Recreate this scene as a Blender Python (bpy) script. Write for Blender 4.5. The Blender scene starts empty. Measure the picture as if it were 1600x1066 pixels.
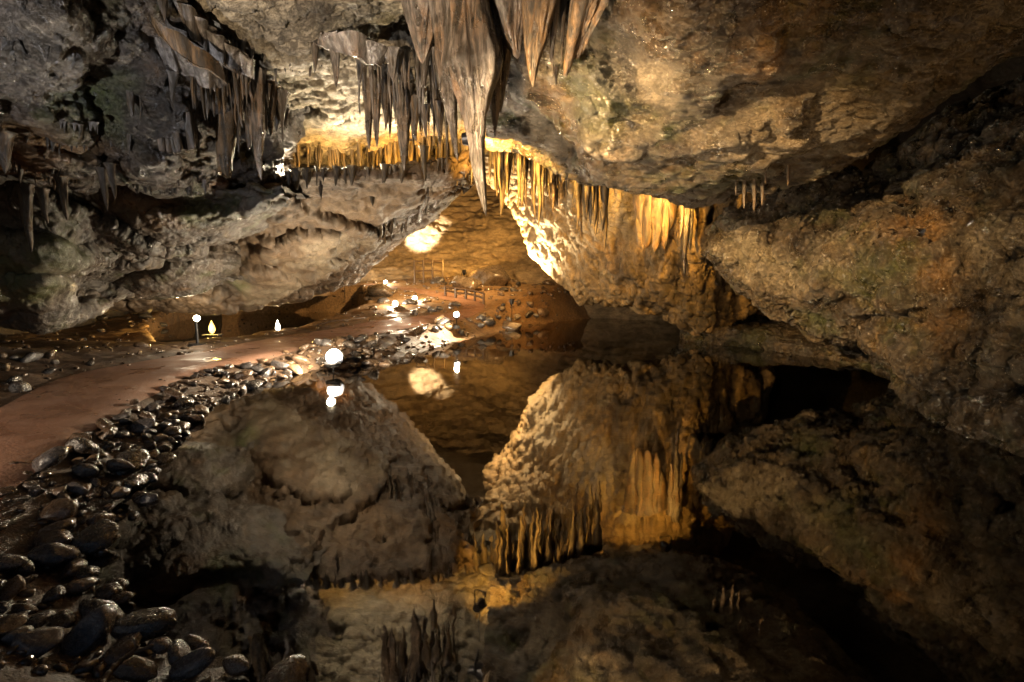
import bpy, math, random
import numpy as np
from mathutils import Vector

random.seed(7)
rng = np.random.default_rng(7)
scene = bpy.context.scene
COL = scene.collection

# ------------------------------------------------------------------ camera
CAM_H = 1.6
PITCH = math.radians(7.0)
F = 800.0                     # focal length in pixels of the 1600 px wide photograph (18 mm on 36 mm)
cam_d = bpy.data.cameras.new('camera')
cam_d.lens = 18.0
cam_d.sensor_width = 36.0
cam_d.clip_start = 0.05
cam_d.clip_end = 500.0
cam = bpy.data.objects.new('camera', cam_d)
COL.objects.link(cam)
cam.location = (0, 0, CAM_H)
cam.rotation_euler = (math.pi / 2 - PITCH, 0, 0)
scene.camera = cam

# ------------------------------------------------------------------ world: dim daylight through the cave mouth behind the camera
world = bpy.data.worlds.new('World')
scene.world = world
world.use_nodes = True
wn = world.node_tree.nodes
wl = world.node_tree.links
bg = wn['Background']
sky = wn.new('ShaderNodeTexSky')
sky.sky_type = 'NISHITA'
sky.sun_disc = False
sky.sun_elevation = math.radians(25)
sky.sun_rotation = math.radians(215)
wl.new(sky.outputs[0], bg.inputs[0])
bg.inputs[1].default_value = 0.05

vs = scene.view_settings
vs.view_transform = 'Standard'
vs.look = 'None'
vs.exposure = 0.0
vs.gamma = 1.0
vs.use_curve_mapping = False
cy = scene.cycles
cy.use_denoising = True
cy.max_bounces = 6
cy.diffuse_bounces = 3
cy.glossy_bounces = 4
cy.transparent_max_bounces = 6
cy.caustics_reflective = False
cy.caustics_refractive = False
cy.sample_clamp_indirect = 4.0

# ------------------------------------------------------------------ maths helpers
SP, CP = math.sin(PITCH), math.cos(PITCH)


def P(x, y, D):
    """World point seen at photograph pixel (x, y) at the distance D in front of the camera."""
    u = (x - 800.0) / F
    v = (533.0 - y) / F
    yd = CP + v * SP
    k = D / yd
    return np.array((u * k, D, CAM_H + (-SP + v * CP) * k))


def ray(x, y):
    u = (x - 800.0) / F
    v = (533.0 - y) / F
    return np.array((u, CP + v * SP, -SP + v * CP))


def on_water(x, y, z=0.0):
    d = ray(x, y)
    k = (z - CAM_H) / d[2]
    return np.array((0, 0, CAM_H)) + d * k


def _hash(ix, iy, iz, seed):
    h = (ix.astype(np.uint32) * np.uint32(374761393) + iy.astype(np.uint32) * np.uint32(668265263)
         + iz.astype(np.uint32) * np.uint32(2147483647) + np.uint32((seed * 1274126177) & 0xffffffff))
    h = (h ^ (h >> np.uint32(13))) * np.uint32(1274126177)
    h = (h ^ (h >> np.uint32(16))) * np.uint32(2246822519)
    h = h ^ (h >> np.uint32(15))
    return h.astype(np.float64) / 4294967295.0


def vnoise(p, seed=0):
    """Smooth value noise, -1..1, p of shape (N,3)."""
    f = np.floor(p)
    t = p - f
    t = t * t * t * (t * (t * 6 - 15) + 10)
    i = f.astype(np.int64)
    x0, y0, z0 = i[:, 0], i[:, 1], i[:, 2]
    out = 0
    for dx in (0, 1):
        wx = t[:, 0] if dx else 1 - t[:, 0]
        for dy in (0, 1):
            wy = t[:, 1] if dy else 1 - t[:, 1]
            for dz in (0, 1):
                wz = t[:, 2] if dz else 1 - t[:, 2]
                out = out + _hash(x0 + dx, y0 + dy, z0 + dz, seed) * wx * wy * wz
    return out * 2 - 1


def fbm(p, octaves=4, seed=0, gain=0.5, lac=2.03):
    a, s, tot = 1.0, 0.0, 0.0
    q = p.copy()
    for k in range(octaves):
        s = s + a * vnoise(q, seed + k)
        tot += a
        a *= gain
        q = q * lac + 17.3
    return s / tot


def ridged(p, octaves=4, seed=0, gain=0.55, lac=2.07):
    a, s, tot = 1.0, 0.0, 0.0
    q = p.copy()
    for k in range(octaves):
        s = s + a * (1 - np.abs(vnoise(q, seed + k)) * 2)
        tot += a
        a *= gain
        q = q * lac + 9.1
    return s / tot


def worley(p, seed=0):
    """Distance to the nearest and second nearest feature point."""
    f = np.floor(p).astype(np.int64)
    d1 = np.full(len(p), 9.0)
    d2 = np.full(len(p), 9.0)
    for dx in (-1, 0, 1):
        for dy in (-1, 0, 1):
            for dz in (-1, 0, 1):
                c = f + np.array((dx, dy, dz))
                q = np.stack([c[:, k] + _hash(c[:, 0], c[:, 1], c[:, 2], seed + 11 * k) for k in range(3)], 1)
                d = np.linalg.norm(q - p, axis=1)
                n2 = np.minimum(d2, np.maximum(d1, d))
                d1 = np.minimum(d1, d)
                d2 = n2
    return d1, d2


def smooth01(t):
    t = np.clip(t, 0, 1)
    return t * t * (3 - 2 * t)


def cr_weights(n_ctrl, n):
    """Catmull-Rom weights (n x n_ctrl)."""
    W = np.zeros((n, n_ctrl))
    s = np.linspace(0, n_ctrl - 1, n)
    for r, t in enumerate(s):
        i = min(int(t), n_ctrl - 2)
        u = t - i
        b = (-.5 * u + u * u - .5 * u ** 3, 1 - 2.5 * u * u + 1.5 * u ** 3,
             .5 * u + 2 * u * u - 1.5 * u ** 3, -.5 * u * u + .5 * u ** 3)
        for k in range(4):
            j = min(max(i - 1 + k, 0), n_ctrl - 1)
            W[r, j] += b[k]
    return W


def grid_normals(V):
    du = np.gradient(V, axis=0)
    dv = np.gradient(V, axis=1)
    n = np.cross(du, dv)
    n /= np.linalg.norm(n, axis=2, keepdims=True) + 1e-9
    return n


# ------------------------------------------------------------------ object helpers
def mesh_np(name, verts, faces, smooth=True):
    me = bpy.data.meshes.new(name)
    verts = np.asarray(verts, dtype=np.float32)
    if isinstance(faces, np.ndarray):
        nf, k = faces.shape
        me.vertices.add(len(verts))
        me.vertices.foreach_set('co', verts.ravel())
        me.loops.add(nf * k)
        me.loops.foreach_set('vertex_index', faces.ravel().astype(np.int32))
        me.polygons.add(nf)
        me.polygons.foreach_set('loop_start', np.arange(0, nf * k, k, dtype=np.int32))
        me.polygons.foreach_set('loop_total', np.full(nf, k, dtype=np.int32))
        me.update(calc_edges=True)
    else:
        me.from_pydata([tuple(map(float, v)) for v in verts], [], faces)
        me.update()
    if smooth:
        me.polygons.foreach_set('use_smooth', np.ones(len(me.polygons), dtype=bool))
    return me


def link(name, me, mat=None, parent=None, loc=None):
    o = bpy.data.objects.new(name, me)
    COL.objects.link(o)
    if mat is not None and me is not None and not me.materials:
        me.materials.append(mat)
    if parent is not None:
        o.parent = parent
    if loc is not None:
        o.location = Vector([float(c) for c in loc])
    return o


def tag(o, label=None, cat=None, group=None, kind=None):
    if label:
        o['label'] = label
    if cat:
        o['category'] = cat
    if group:
        o['group'] = group
    if kind:
        o['kind'] = kind
    return o


def grid_faces(nu, nv):
    i = np.arange(nu - 1)[:, None] * nv + np.arange(nv - 1)[None, :]
    return np.stack([i, i + nv, i + nv + 1, i + 1], -1).reshape(-1, 4)


# ------------------------------------------------------------------ material helpers
class NT:
    def __init__(self, name):
        self.m = bpy.data.materials.new(name)
        self.m.use_nodes = True
        self.t = self.m.node_tree
        self.b = self.t.nodes['Principled BSDF']
        self.out = self.t.nodes['Material Output']

    def n(self, kind, **kw):
        nd = self.t.nodes.new('ShaderNode' + kind)
        for k, v in kw.items():
            if k.startswith('_'):
                setattr(nd, k[1:], v)
            else:
                nd.inputs[k.replace('__', ' ')].default_value = v
        return nd

    def l(self, a, b):
        self.t.links.new(a, b)

    def coords(self, scale=(1, 1, 1), rot=(0, 0, 0), src='Object'):
        tc = self.n('TexCoord')
        mp = self.n('Mapping')
        mp.inputs['Scale'].default_value = scale
        mp.inputs['Rotation'].default_value = rot
        self.l(tc.outputs[src], mp.inputs['Vector'])
        return mp.outputs[0]

    def noise(self, vec, scale, detail=6, rough=.6, dist=0.0):
        nd = self.n('TexNoise', Scale=scale, Detail=detail, Roughness=rough, Distortion=dist)
        self.l(vec, nd.inputs['Vector'])
        return nd.outputs['Fac']

    def vor(self, vec, scale, feature='F1', rand=1.0):
        nd = self.n('TexVoronoi', Scale=scale, Randomness=rand)
        nd.feature = feature
        self.l(vec, nd.inputs['Vector'])
        return nd.outputs['Distance']

    def ramp(self, fac, stops, interp='LINEAR'):
        nd = self.n('ValToRGB')
        cr = nd.color_ramp
        cr.interpolation = interp
        while len(cr.elements) < len(stops):
            cr.elements.new(0.5)
        for e, (p, c) in zip(cr.elements, stops):
            e.position = p
            e.color = (c, c, c, 1) if isinstance(c, (int, float)) else (*c, 1)
        self.l(fac, nd.inputs['Fac'])
        return nd.outputs['Color']

    def mix(self, fac, a, b, mode='MIX'):
        nd = self.n('Mix')
        nd.data_type = 'RGBA'
        nd.blend_type = mode
        for sock, v in ((nd.inputs['Factor'], fac), (nd.inputs['A'], a), (nd.inputs['B'], b)):
            pass
        ins = {s.identifier: s for s in nd.inputs}
        for key, v in (('Factor_Float', fac), ('A_Color', a), ('B_Color', b)):
            s = ins[key]
            if isinstance(v, (int, float)):
                s.default_value = v if key == 'Factor_Float' else (v, v, v, 1)
            elif isinstance(v, tuple):
                s.default_value = (*v, 1)
            else:
                self.l(v, s)
        return [o for o in nd.outputs if o.identifier == 'Result_Color'][0]

    def math(self, op, a, b=0.0):
        nd = self.n('Math')
        nd.operation = op
        for k, v in enumerate((a, b)):
            if isinstance(v, (int, float)):
                nd.inputs[k].default_value = v
            else:
                self.l(v, nd.inputs[k])
        return nd.outputs[0]

    def bump(self, h, strength=.5, dist=.02, normal=None):
        nd = self.n('Bump', Strength=strength, Distance=dist)
        self.l(h, nd.inputs['Height'])
        if normal is not None:
            self.l(normal, nd.inputs['Normal'])
        return nd.outputs[0]


def rock_mat(name, cols, stretch=(1, 1, 1), rot=(0, 0, 0), dark=.5, moss=0.0, bump=.6, bdist=.03, fine=22.0,
             rough=(.28, .75), stain=None, stain_thr=.58, spec=.5, cell=0.0, pale=None, pale_thr=.62, speck=0.0, wet=0.0):
    """Limestone: blotches of several colours, dark veins, moss, wet gloss and fine relief."""
    t = NT(name)
    v = t.coords(stretch, rot)
    v0 = t.coords()
    big = t.noise(v, .9, 5, .62, .8)
    n = len(cols)
    c = t.ramp(big, [(.28 + .44 * k / max(1, n - 1), cols[k]) for k in range(n)])
    mid = t.noise(v, 5.5, 8, .68, .4)
    c = t.mix(t.ramp(mid, [(.36, 1 - dark), (.62, 1.0)]), (0, 0, 0), c, 'MIX') if False else \
        t.mix(1.0, c, t.ramp(mid, [(.34, 1 - dark), (.62, 1.0), (.8, 1.18)]), 'MULTIPLY')
    if stain is not None:
        st = t.noise(t.coords((1.3, 1.3, .5)), 1.1, 4, .55, .5)
        c = t.mix(t.ramp(st, [(stain_thr, 0.0), (stain_thr + .09, .9)]), c, stain)
    if pale is not None:
        st = t.noise(t.coords((1.2, 1.2, .8), (.3, .2, .5)), 2.1, 6, .65, .3)
        c = t.mix(t.ramp(st, [(pale_thr, 0.0), (pale_thr + .1, .85)]), c, pale)
    if moss > 0:
        ms = t.noise(v0, 1.7, 7, .7, .2)
        c = t.mix(t.ramp(ms, [(.62 - moss * .25, 0.0), (.74 - moss * .2, .8)]), c, (.055, .07, .018))
    at = t.n('Attribute')
    at.attribute_name = 'stain'
    sx = t.n('SeparateColor')
    t.l(at.outputs['Color'], sx.inputs[0])
    wob = t.ramp(t.noise(v, 4.5, 7, .7, .6), [(.28, .35), (.55, 1.0)])
    c = t.mix(t.math('MULTIPLY', sx.outputs[0], wob), c, t.mix(mid, (.15, .07, .02), (.4, .235, .085)))
    c = t.mix(t.math('MULTIPLY', sx.outputs[2], wob), c, t.mix(mid, (.26, .2, .13), (.62, .54, .4)))
    c = t.mix(t.math('MULTIPLY', sx.outputs[1], wob), c, t.mix(mid, (.02, .03, .006), (.12, .15, .035)))
    c = t.mix(t.math('MULTIPLY', at.outputs['Alpha'], wob), c, t.mix(mid, (.012, .01, .008), (.075, .055, .035)))  # dark blotches, in places standing in for shade
    if speck > 0:
        sk = t.math('MULTIPLY', t.ramp(t.vor(v0, 34), [(.1, 1.0), (.2, 0.0)]), t.ramp(t.noise(v0, 3.1, 5, .7), [(.42, 0.0), (.6, speck)]))
        c = t.mix(sk, c, (.62, .54, .42))
    fn = t.noise(v, fine, 8, .7, .3)
    cr = t.ramp(t.noise(v, 9, 7, .75, 1.2), [(.47, 0.0), (.5, 1.0), (.53, 0.0)])
    c = t.mix(t.math('MULTIPLY', cr, .55), c, t.mix(1.0, c, (.25, .22, .2), 'MULTIPLY'))
    t.l(c, t.b.inputs['Base Color'])
    h = t.math('ADD', t.math('MULTIPLY', fn, 1.0), t.math('MULTIPLY', mid, 1.2))
    h = t.math('SUBTRACT', h, t.math('MULTIPLY', cr, .25))
    if cell > 0:
        vd = t.vor(v, cell)
        h = t.math('ADD', h, t.math('MULTIPLY', vd, .9))
    t.l(t.bump(h, bump, bdist), t.b.inputs['Normal'])
    rr = t.noise(v0, 3.2, 5, .6)
    t.l(t.ramp(rr, [(.35, rough[0]), (.65, rough[1])]), t.b.inputs['Roughness'])
    t.b.inputs['Specular IOR Level'].default_value = spec
    if wet > 0:
        t.b.inputs['Coat Weight'].default_value = wet
        t.b.inputs['Coat Roughness'].default_value = .12
        t.l(t.bump(h, min(1.0, bump * 1.1), bdist * 1.2), t.b.inputs['Coat Normal'])
    return t.m


def plain_mat(name, col, rough=.5, metal=0.0, bump=0.0, bscale=40, var=.3):
    t = NT(name)
    v = t.coords()
    nz = t.noise(v, bscale, 5, .6)
    c = t.mix(1.0, col, t.ramp(nz, [(.3, 1 - var), (.7, 1.0)]), 'MULTIPLY')
    t.l(c, t.b.inputs['Base Color'])
    t.b.inputs['Roughness'].default_value = rough
    t.b.inputs['Metallic'].default_value = metal
    if bump:
        t.l(t.bump(nz, bump, .01), t.b.inputs['Normal'])
    return t.m


def emit_mat(name, col, strength):
    t = NT(name)
    t.b.inputs['Base Color'].default_value = (0, 0, 0, 1)
    t.b.inputs['Emission Color'].default_value = (*col, 1)
    t.b.inputs['Emission Strength'].default_value = strength
    return t.m


M = {}
M['slab'] = rock_mat('limestone_dark_brown', [(.022, .016, .011), (.095, .063, .034), (.185, .13, .07), (.085, .068, .055)],
                     stretch=(.7, 1.2, 1.7), rot=(0, .35, 0), dark=.85, moss=.35, bump=1.0, bdist=.07, fine=24,
                     rough=(.16, .55), stain=(.3, .15, .045), stain_thr=.66, spec=.9, speck=.8, wet=.6)
M['wall'] = rock_mat('limestone_pitted', [(.03, .021, .013), (.13, .09, .05), (.26, .19, .11), (.17, .12, .07)],
                     dark=.85, moss=.4, bump=1.0, bdist=.08, fine=18, rough=(.14, .55), spec=.9, cell=14, speck=1.0, wet=.6,
                     stain=(.36, .2, .07), stain_thr=.66)
M['alcove'] = rock_mat('limestone_ochre', [(.26, .16, .07), (.42, .28, .13), (.36, .25, .13)], dark=.6, moss=.05,
                       bump=.7, bdist=.04, fine=16, rough=(.35, .75), pale=(.5, .4, .25))
M['scale'] = rock_mat('limestone_scaly', [(.2, .16, .1), (.42, .35, .24), (.48, .4, .28), (.3, .24, .15)],
                      stretch=(.7, 1.5, 1), dark=.6, bump=.9, bdist=.05, fine=14, rough=(.35, .8), cell=9)
M['left'] = rock_mat('limestone_grey_green', [(.06, .05, .042), (.15, .115, .085), (.12, .105, .09), (.22, .155, .095)],
                     stretch=(.8, 1, 1.3), dark=.6, moss=.3, bump=.5, bdist=.035, rough=(.2, .6), spec=.6, wet=.5,
                     stain=(.22, .12, .05), stain_thr=.64)
M['tan'] = rock_mat('limestone_tan', [(.08, .052, .032), (.17, .113, .068), (.25, .175, .11)], dark=.65, bump=.45, bdist=.03,
                    rough=(.35, .75), cell=6, fine=14)
M['upper'] = rock_mat('limestone_upper_left', [(.025, .02, .016), (.1, .072, .05), (.15, .115, .085), (.21, .13, .065)],
                      stretch=(.8, 1, 1.4), dark=.7, moss=.3, bump=.9, bdist=.05, rough=(.22, .6), spec=.6, wet=.4,
                      stain=(.26, .13, .05), stain_thr=.6)
M['far'] = rock_mat('limestone_far', [(.22, .15, .085), (.36, .26, .15), (.3, .2, .12)], stretch=(.5, .5, 1.2), dark=.6,
                    bump=.5, bdist=.08, fine=6, rough=(.5, .85))
M['shell'] = rock_mat('limestone_shell', [(.04, .03, .022), (.1, .075, .05), (.07, .06, .05)], dark=.6, bump=.6, bdist=.08, fine=8)
M['stal_pale'] = rock_mat('calcite_pale', [(.42, .35, .29), (.66, .6, .55), (.5, .39, .3), (.74, .7, .67)], stretch=(3, 3, .5),
                          dark=.45, bump=.5, bdist=.02, fine=12, rough=(.15, .5), spec=.7, stain=(.4, .22, .1), stain_thr=.55, wet=.6)
M['stal_orange'] = rock_mat('calcite_orange', [(.34, .17, .06), (.5, .28, .11), (.42, .3, .18)], stretch=(3, 3, .5), dark=.45,
                            bump=.5, bdist=.02, fine=12, rough=(.18, .5), spec=.6)
M['stal_amber'] = rock_mat('calcite_amber', [(.4, .24, .08), (.55, .36, .14), (.5, .4, .24)], stretch=(3, 3, .5), dark=.4,
                           bump=.45, bdist=.02, fine=12, rough=(.25, .6))
M['stal_dark'] = rock_mat('calcite_brown', [(.2, .12, .07), (.4, .26, .16), (.5, .37, .25)], stretch=(3, 3, .5), dark=.5,
                          bump=.5, bdist=.02, fine=12, rough=(.18, .5), spec=.6)


def ground_mat():
    t = NT('cave_mud')
    v = t.coords()
    big = t.noise(v, .7, 5, .6)
    c = t.ramp(big, [(.3, (.05, .032, .022)), (.5, (.12, .075, .048)), (.7, (.19, .12, .075))])
    sm = t.noise(v, 14, 8, .7)
    # the far chamber has a floor of orange sand, the near banks dark mud
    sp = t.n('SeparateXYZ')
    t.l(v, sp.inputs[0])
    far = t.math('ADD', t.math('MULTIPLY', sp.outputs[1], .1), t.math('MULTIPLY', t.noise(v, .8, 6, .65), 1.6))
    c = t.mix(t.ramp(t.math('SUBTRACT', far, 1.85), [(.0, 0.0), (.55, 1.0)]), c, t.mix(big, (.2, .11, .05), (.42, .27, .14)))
    c = t.mix(1.0, c, t.ramp(sm, [(.35, .4), (.65, 1.1)]), 'MULTIPLY')
    t.l(c, t.b.inputs['Base Color'])
    t.l(t.ramp(t.noise(v, 2.5, 4), [(.4, .3), (.6, .75)]), t.b.inputs['Roughness'])
    t.l(t.bump(t.math('ADD', sm, t.noise(v, 60, 4)), .7, .03), t.b.inputs['Normal'])
    return t.m


def path_mat():
    t = NT('red_brown_sand')
    v = t.coords()
    big = t.noise(v, .8, 5, .6)
    c = t.ramp(big, [(.3, (.24, .12, .078)), (.55, (.33, .18, .12)), (.75, (.39, .235, .165))])
    sm = t.noise(v, 55, 8, .75)
    c = t.mix(1.0, c, t.ramp(sm, [(.3, .62), (.7, 1.12)]), 'MULTIPLY')
    sp = t.vor(v, 38)
    c = t.mix(t.ramp(sp, [(.08, .85), (.15, 0.0)]), c, (.5, .42, .36))
    t.l(c, t.b.inputs['Base Color'])
    t.l(t.ramp(t.noise(v, 1.7, 6, .65, .4), [(.38, .16), (.47, .5), (.62, .85)]), t.b.inputs['Roughness'])
    t.l(t.bump(t.math('ADD', sm, t.math('MULTIPLY', sp, -.6)), .5, .012), t.b.inputs['Normal'])
    return t.m


def stone_mat():
    t = NT('wet_river_stone')
    v = t.coords()
    oi = t.n('ObjectInfo')
    base = oi.outputs['Color']
    va = t.n('VectorMath')
    va.operation = 'ADD'
    t.l(v, va.inputs[0])
    t.l(oi.outputs['Location'], va.inputs[1])
    w = va.outputs[0]
    n1 = t.noise(w, 4, 7, .65, .5)
    c = t.mix(1.0, base, t.ramp(n1, [(.32, .35), (.6, 1.0), (.75, 1.5)]), 'MULTIPLY')
    vein = t.ramp(t.noise(w, 3, 4, .6, 1.5), [(.485, 0.0), (.5, .5), (.515, 0.0)])
    c = t.mix(vein, c, (.3, .24, .18))
    silt = t.math('MULTIPLY', t.ramp(t.noise(w, 6.5, 6, .7, .4), [(.5, 0.0), (.66, 1.0)]), t.ramp(oi.outputs['Random'], [(.25, 0.0), (.8, .85)]))
    c = t.mix(silt, c, (.15, .1, .065))
    t.l(c, t.b.inputs['Base Color'])
    ro = t.ramp(t.noise(w, 5, 4), [(.35, .08), (.68, .42)])
    ro = t.mix(silt, ro, (.75, .75, .75))
    t.l(ro, t.b.inputs['Roughness'])
    t.b.inputs['Specular IOR Level'].default_value = 1.0
    t.l(t.bump(t.math('ADD', n1, t.math('MULTIPLY', t.noise(w, 30, 5), .3)), .35, .03), t.b.inputs['Normal'])
    return t.m


def water_mat():
    t = NT('still_dark_water')
    v = t.coords((1, .6, 1))
    fr = t.n('Fresnel', IOR=2.5)
    gl = t.n('BsdfGlossy', Roughness=.022)
    gl.inputs['Color'].default_value = (.95, .93, .9, 1)
    tr = t.n('BsdfTransparent')
    tr.inputs['Color'].default_value = (.42, .31, .2, 1)
    bp = t.bump(t.noise(v, 2.2, 4, .55), .09, .02)
    t.l(bp, gl.inputs['Normal'])
    t.l(bp, fr.inputs['Normal'])
    mx = t.n('MixShader')
    t.l(fr.outputs[0], mx.inputs[0])
    t.l(tr.outputs[0], mx.inputs[1])
    t.l(gl.outputs[0], mx.inputs[2])
    t.l(mx.outputs[0], t.out.inputs['Surface'])
    return t.m


M['ground'] = ground_mat()
M['path'] = path_mat()
M['stone'] = stone_mat()
M['water'] = water_mat()
M['metal'] = plain_mat('dark_metal', (.05, .05, .055), .4, .8)
M['wood'] = plain_mat('wet_wood', (.11, .065, .035), .45, 0, .5, 30, .6)
M['bulb_warm'] = emit_mat('lamp_glow_warm', (1, .86, .6), 60)
M['bulb_white'] = emit_mat('lamp_glow_white', (1, .95, .85), 120)
M['bulb_amber'] = emit_mat('lamp_glow_amber', (1, .6, .13), 5)
M['bulb_box'] = emit_mat('lamp_glow_box', (1, .55, .08), 1.5)

# ------------------------------------------------------------------ rock masses
CAMP = np.array((0, 0, CAM_H))


def lerp_rows(a, b, ts, bulge=0.0, pw=1.0):
    """Rows of world points between two pixel contours, bulging towards the camera."""
    A = np.array([P(*q) for q in a])
    B = np.array([P(*q) for q in b])
    out = []
    for t in ts:
        r = A + (B - A) * t
        d = CAMP - r
        d /= np.linalg.norm(d, axis=1, keepdims=True)
        out.append(r + d * bulge * math.sin(math.pi * min(1, max(0, t)) ** pw))
    return out


def shift(row, dx, dy, dz):
    return row + np.array((dx, dy, dz))


MASS_LABELS = ['big brown ceiling slab sweeping across the upper right', 'rough right wall with a rounded nose overhanging the pool',
               'low dark rock ledge at the water under the right wall', 'golden lit alcove wall and pale pillar right of the far chamber',
               'pale scaly middle ceiling lit from below', 'tan rock overhang below the lit shelf on the left',
               'grey green rock overhang at the far left', 'rounded rock bulge wedged under the far left overhang',
               'dark upper left wall with ledges', 'tan back wall of the far chamber']


def mass(name, rows, nu, nv, mat, disp, dents=(), label=None, kind='structure', stains_and_shade=()):
    K = np.array(rows)                       # R x C x 3
    V = np.einsum('ur,rcd->ucd', cr_weights(K.shape[0], nu), K)
    V = np.einsum('vc,ucd->uvd', cr_weights(K.shape[1], nv), V)
    N = grid_normals(V)
    d = CAMP - V
    s = 1.0 if np.mean(np.sum(N * d, axis=2)) > 0 else -1.0
    for (x, y, D, r, a) in dents:
        c = P(x, y, D)
        V = V + (N * s) * (a * np.exp(-np.sum((V - c) ** 2, axis=2) / (r * r)))[..., None]
    for fn in disp:
        N = grid_normals(V) * s
        h = fn(V.reshape(-1, 3)).reshape(nu, nv, 1)
        V = V + N * h
    fc = grid_faces(nu, nv)
    if s < 0:
        fc = fc[:, ::-1]
    me = mesh_np(name, V.reshape(-1, 3), np.ascontiguousarray(fc))
    o = link(name, me, mat)
    tag(o, label or MASS_LABELS.pop(0), None, None, kind)
    C = np.zeros((nu * nv, 4), dtype=np.float32)
    Vp = V.reshape(-1, 3)
    if stains_and_shade:
        # mineral tints, moss and painted shade, each a blotch with a ragged rim
        W = np.stack([vnoise(Vp * 2.3 + k * 31, 400 + k) + .5 * vnoise(Vp * 6 + k * 17, 410 + k) for k in range(3)], 1)
        for (x, y, D, r, kind_, a) in stains_and_shade:
            q = P(x, y, D)
            near = Vp[np.argmin(np.linalg.norm(np.cross(Vp - CAMP, (q - CAMP) / np.linalg.norm(q - CAMP)), axis=1) + .02 * np.abs(Vp[:, 1] - D))]
            d = np.linalg.norm(Vp - near + W * r * .42, axis=1) / r
            k = {'o': 0, 'g': 1, 'p': 2, 'd': 3}[kind_]
            C[:, k] = np.maximum(C[:, k], a * smooth01(1.5 - d * 1.2))
    at = me.attributes.new('stain', 'FLOAT_COLOR', 'POINT')
    at.data.foreach_set('color', C.ravel())
    return o, V


def D_big(a, f, seed, st=(1, 1, 1)):
    st = np.array(st)
    return lambda p: a * fbm(p * st * f, 3, seed)


def D_ridge(a, f, seed, st=(1, 1, 1)):
    st = np.array(st)
    return lambda p: a * ridged(p * st * f, 4, seed)


def D_cell(a, f, seed, st=(1, 1, 1)):
    st = np.array(st)

    def fn(p):
        q = p * st * f
        q = q + .35 * np.stack([vnoise(q * .9 + 5, seed + 1), vnoise(q * .9 + 11, seed + 2), vnoise(q * .9 + 23, seed + 3)], 1)
        d1, d2 = worley(q, seed)
        return a * np.clip((d2 - d1) * 1.6, 0, 1)
    return fn


def D_strata(a, f, seed, tilt=(0, 0, 1), wob=.5):
    """Bedding: stepped layers across the direction tilt, with ragged, partly broken edges."""
    tilt = np.array(tilt, float)

    def fn(p):
        q = (p @ tilt) * f + wob * fbm(p * .9, 4, seed) + .12 * fbm(p * 6, 2, seed + 4)
        fr = q - np.floor(q)
        step = smooth01(fr / .8) - smooth01((fr - .86) / .14)
        return a * step * (.45 + .55 * smooth01(.5 + 1.2 * vnoise(p * .8 + 3, seed + 9)))
    return fn


def D_mod(fn, f, seed, lo=.15):
    """The same relief, but dying out over smooth, water-worn areas."""
    return lambda p: fn(p) * (lo + (1 - lo) * smooth01(.5 + 1.6 * fbm(p * f, 2, seed)))


def D_pits(a, f, seed, st=(1, 1, 1)):
    """Scattered solution pits and scallops."""
    st = np.array(st)

    def fn(p):
        d1, d2 = worley(p * st * f + .3 * vnoise(p * f, seed)[:, None], seed)
        return -a * smooth01(1 - d1 / .55)
    return fn


def roll(rows, steps, end=True):
    """Add rows that roll away behind an edge, so that the mass has a real underside or back."""
    base = rows[-1] if end else rows[0]
    for st in steps:
        r = shift(base, *st)
        if end:
            rows.append(r)
        else:
            rows.insert(0, r)
    return rows


def endroll(rows, steps, last=True):
    """Turn the last (or first) column of a mass away from the camera, so that its end is round and closed."""
    out = []
    for r in rows:
        base = r[-1] if last else r[0]
        ext = [base + np.array(st) for st in steps]
        out.append(np.vstack([r] + ext) if last else np.vstack(ext[::-1] + [r]))
    return out


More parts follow.
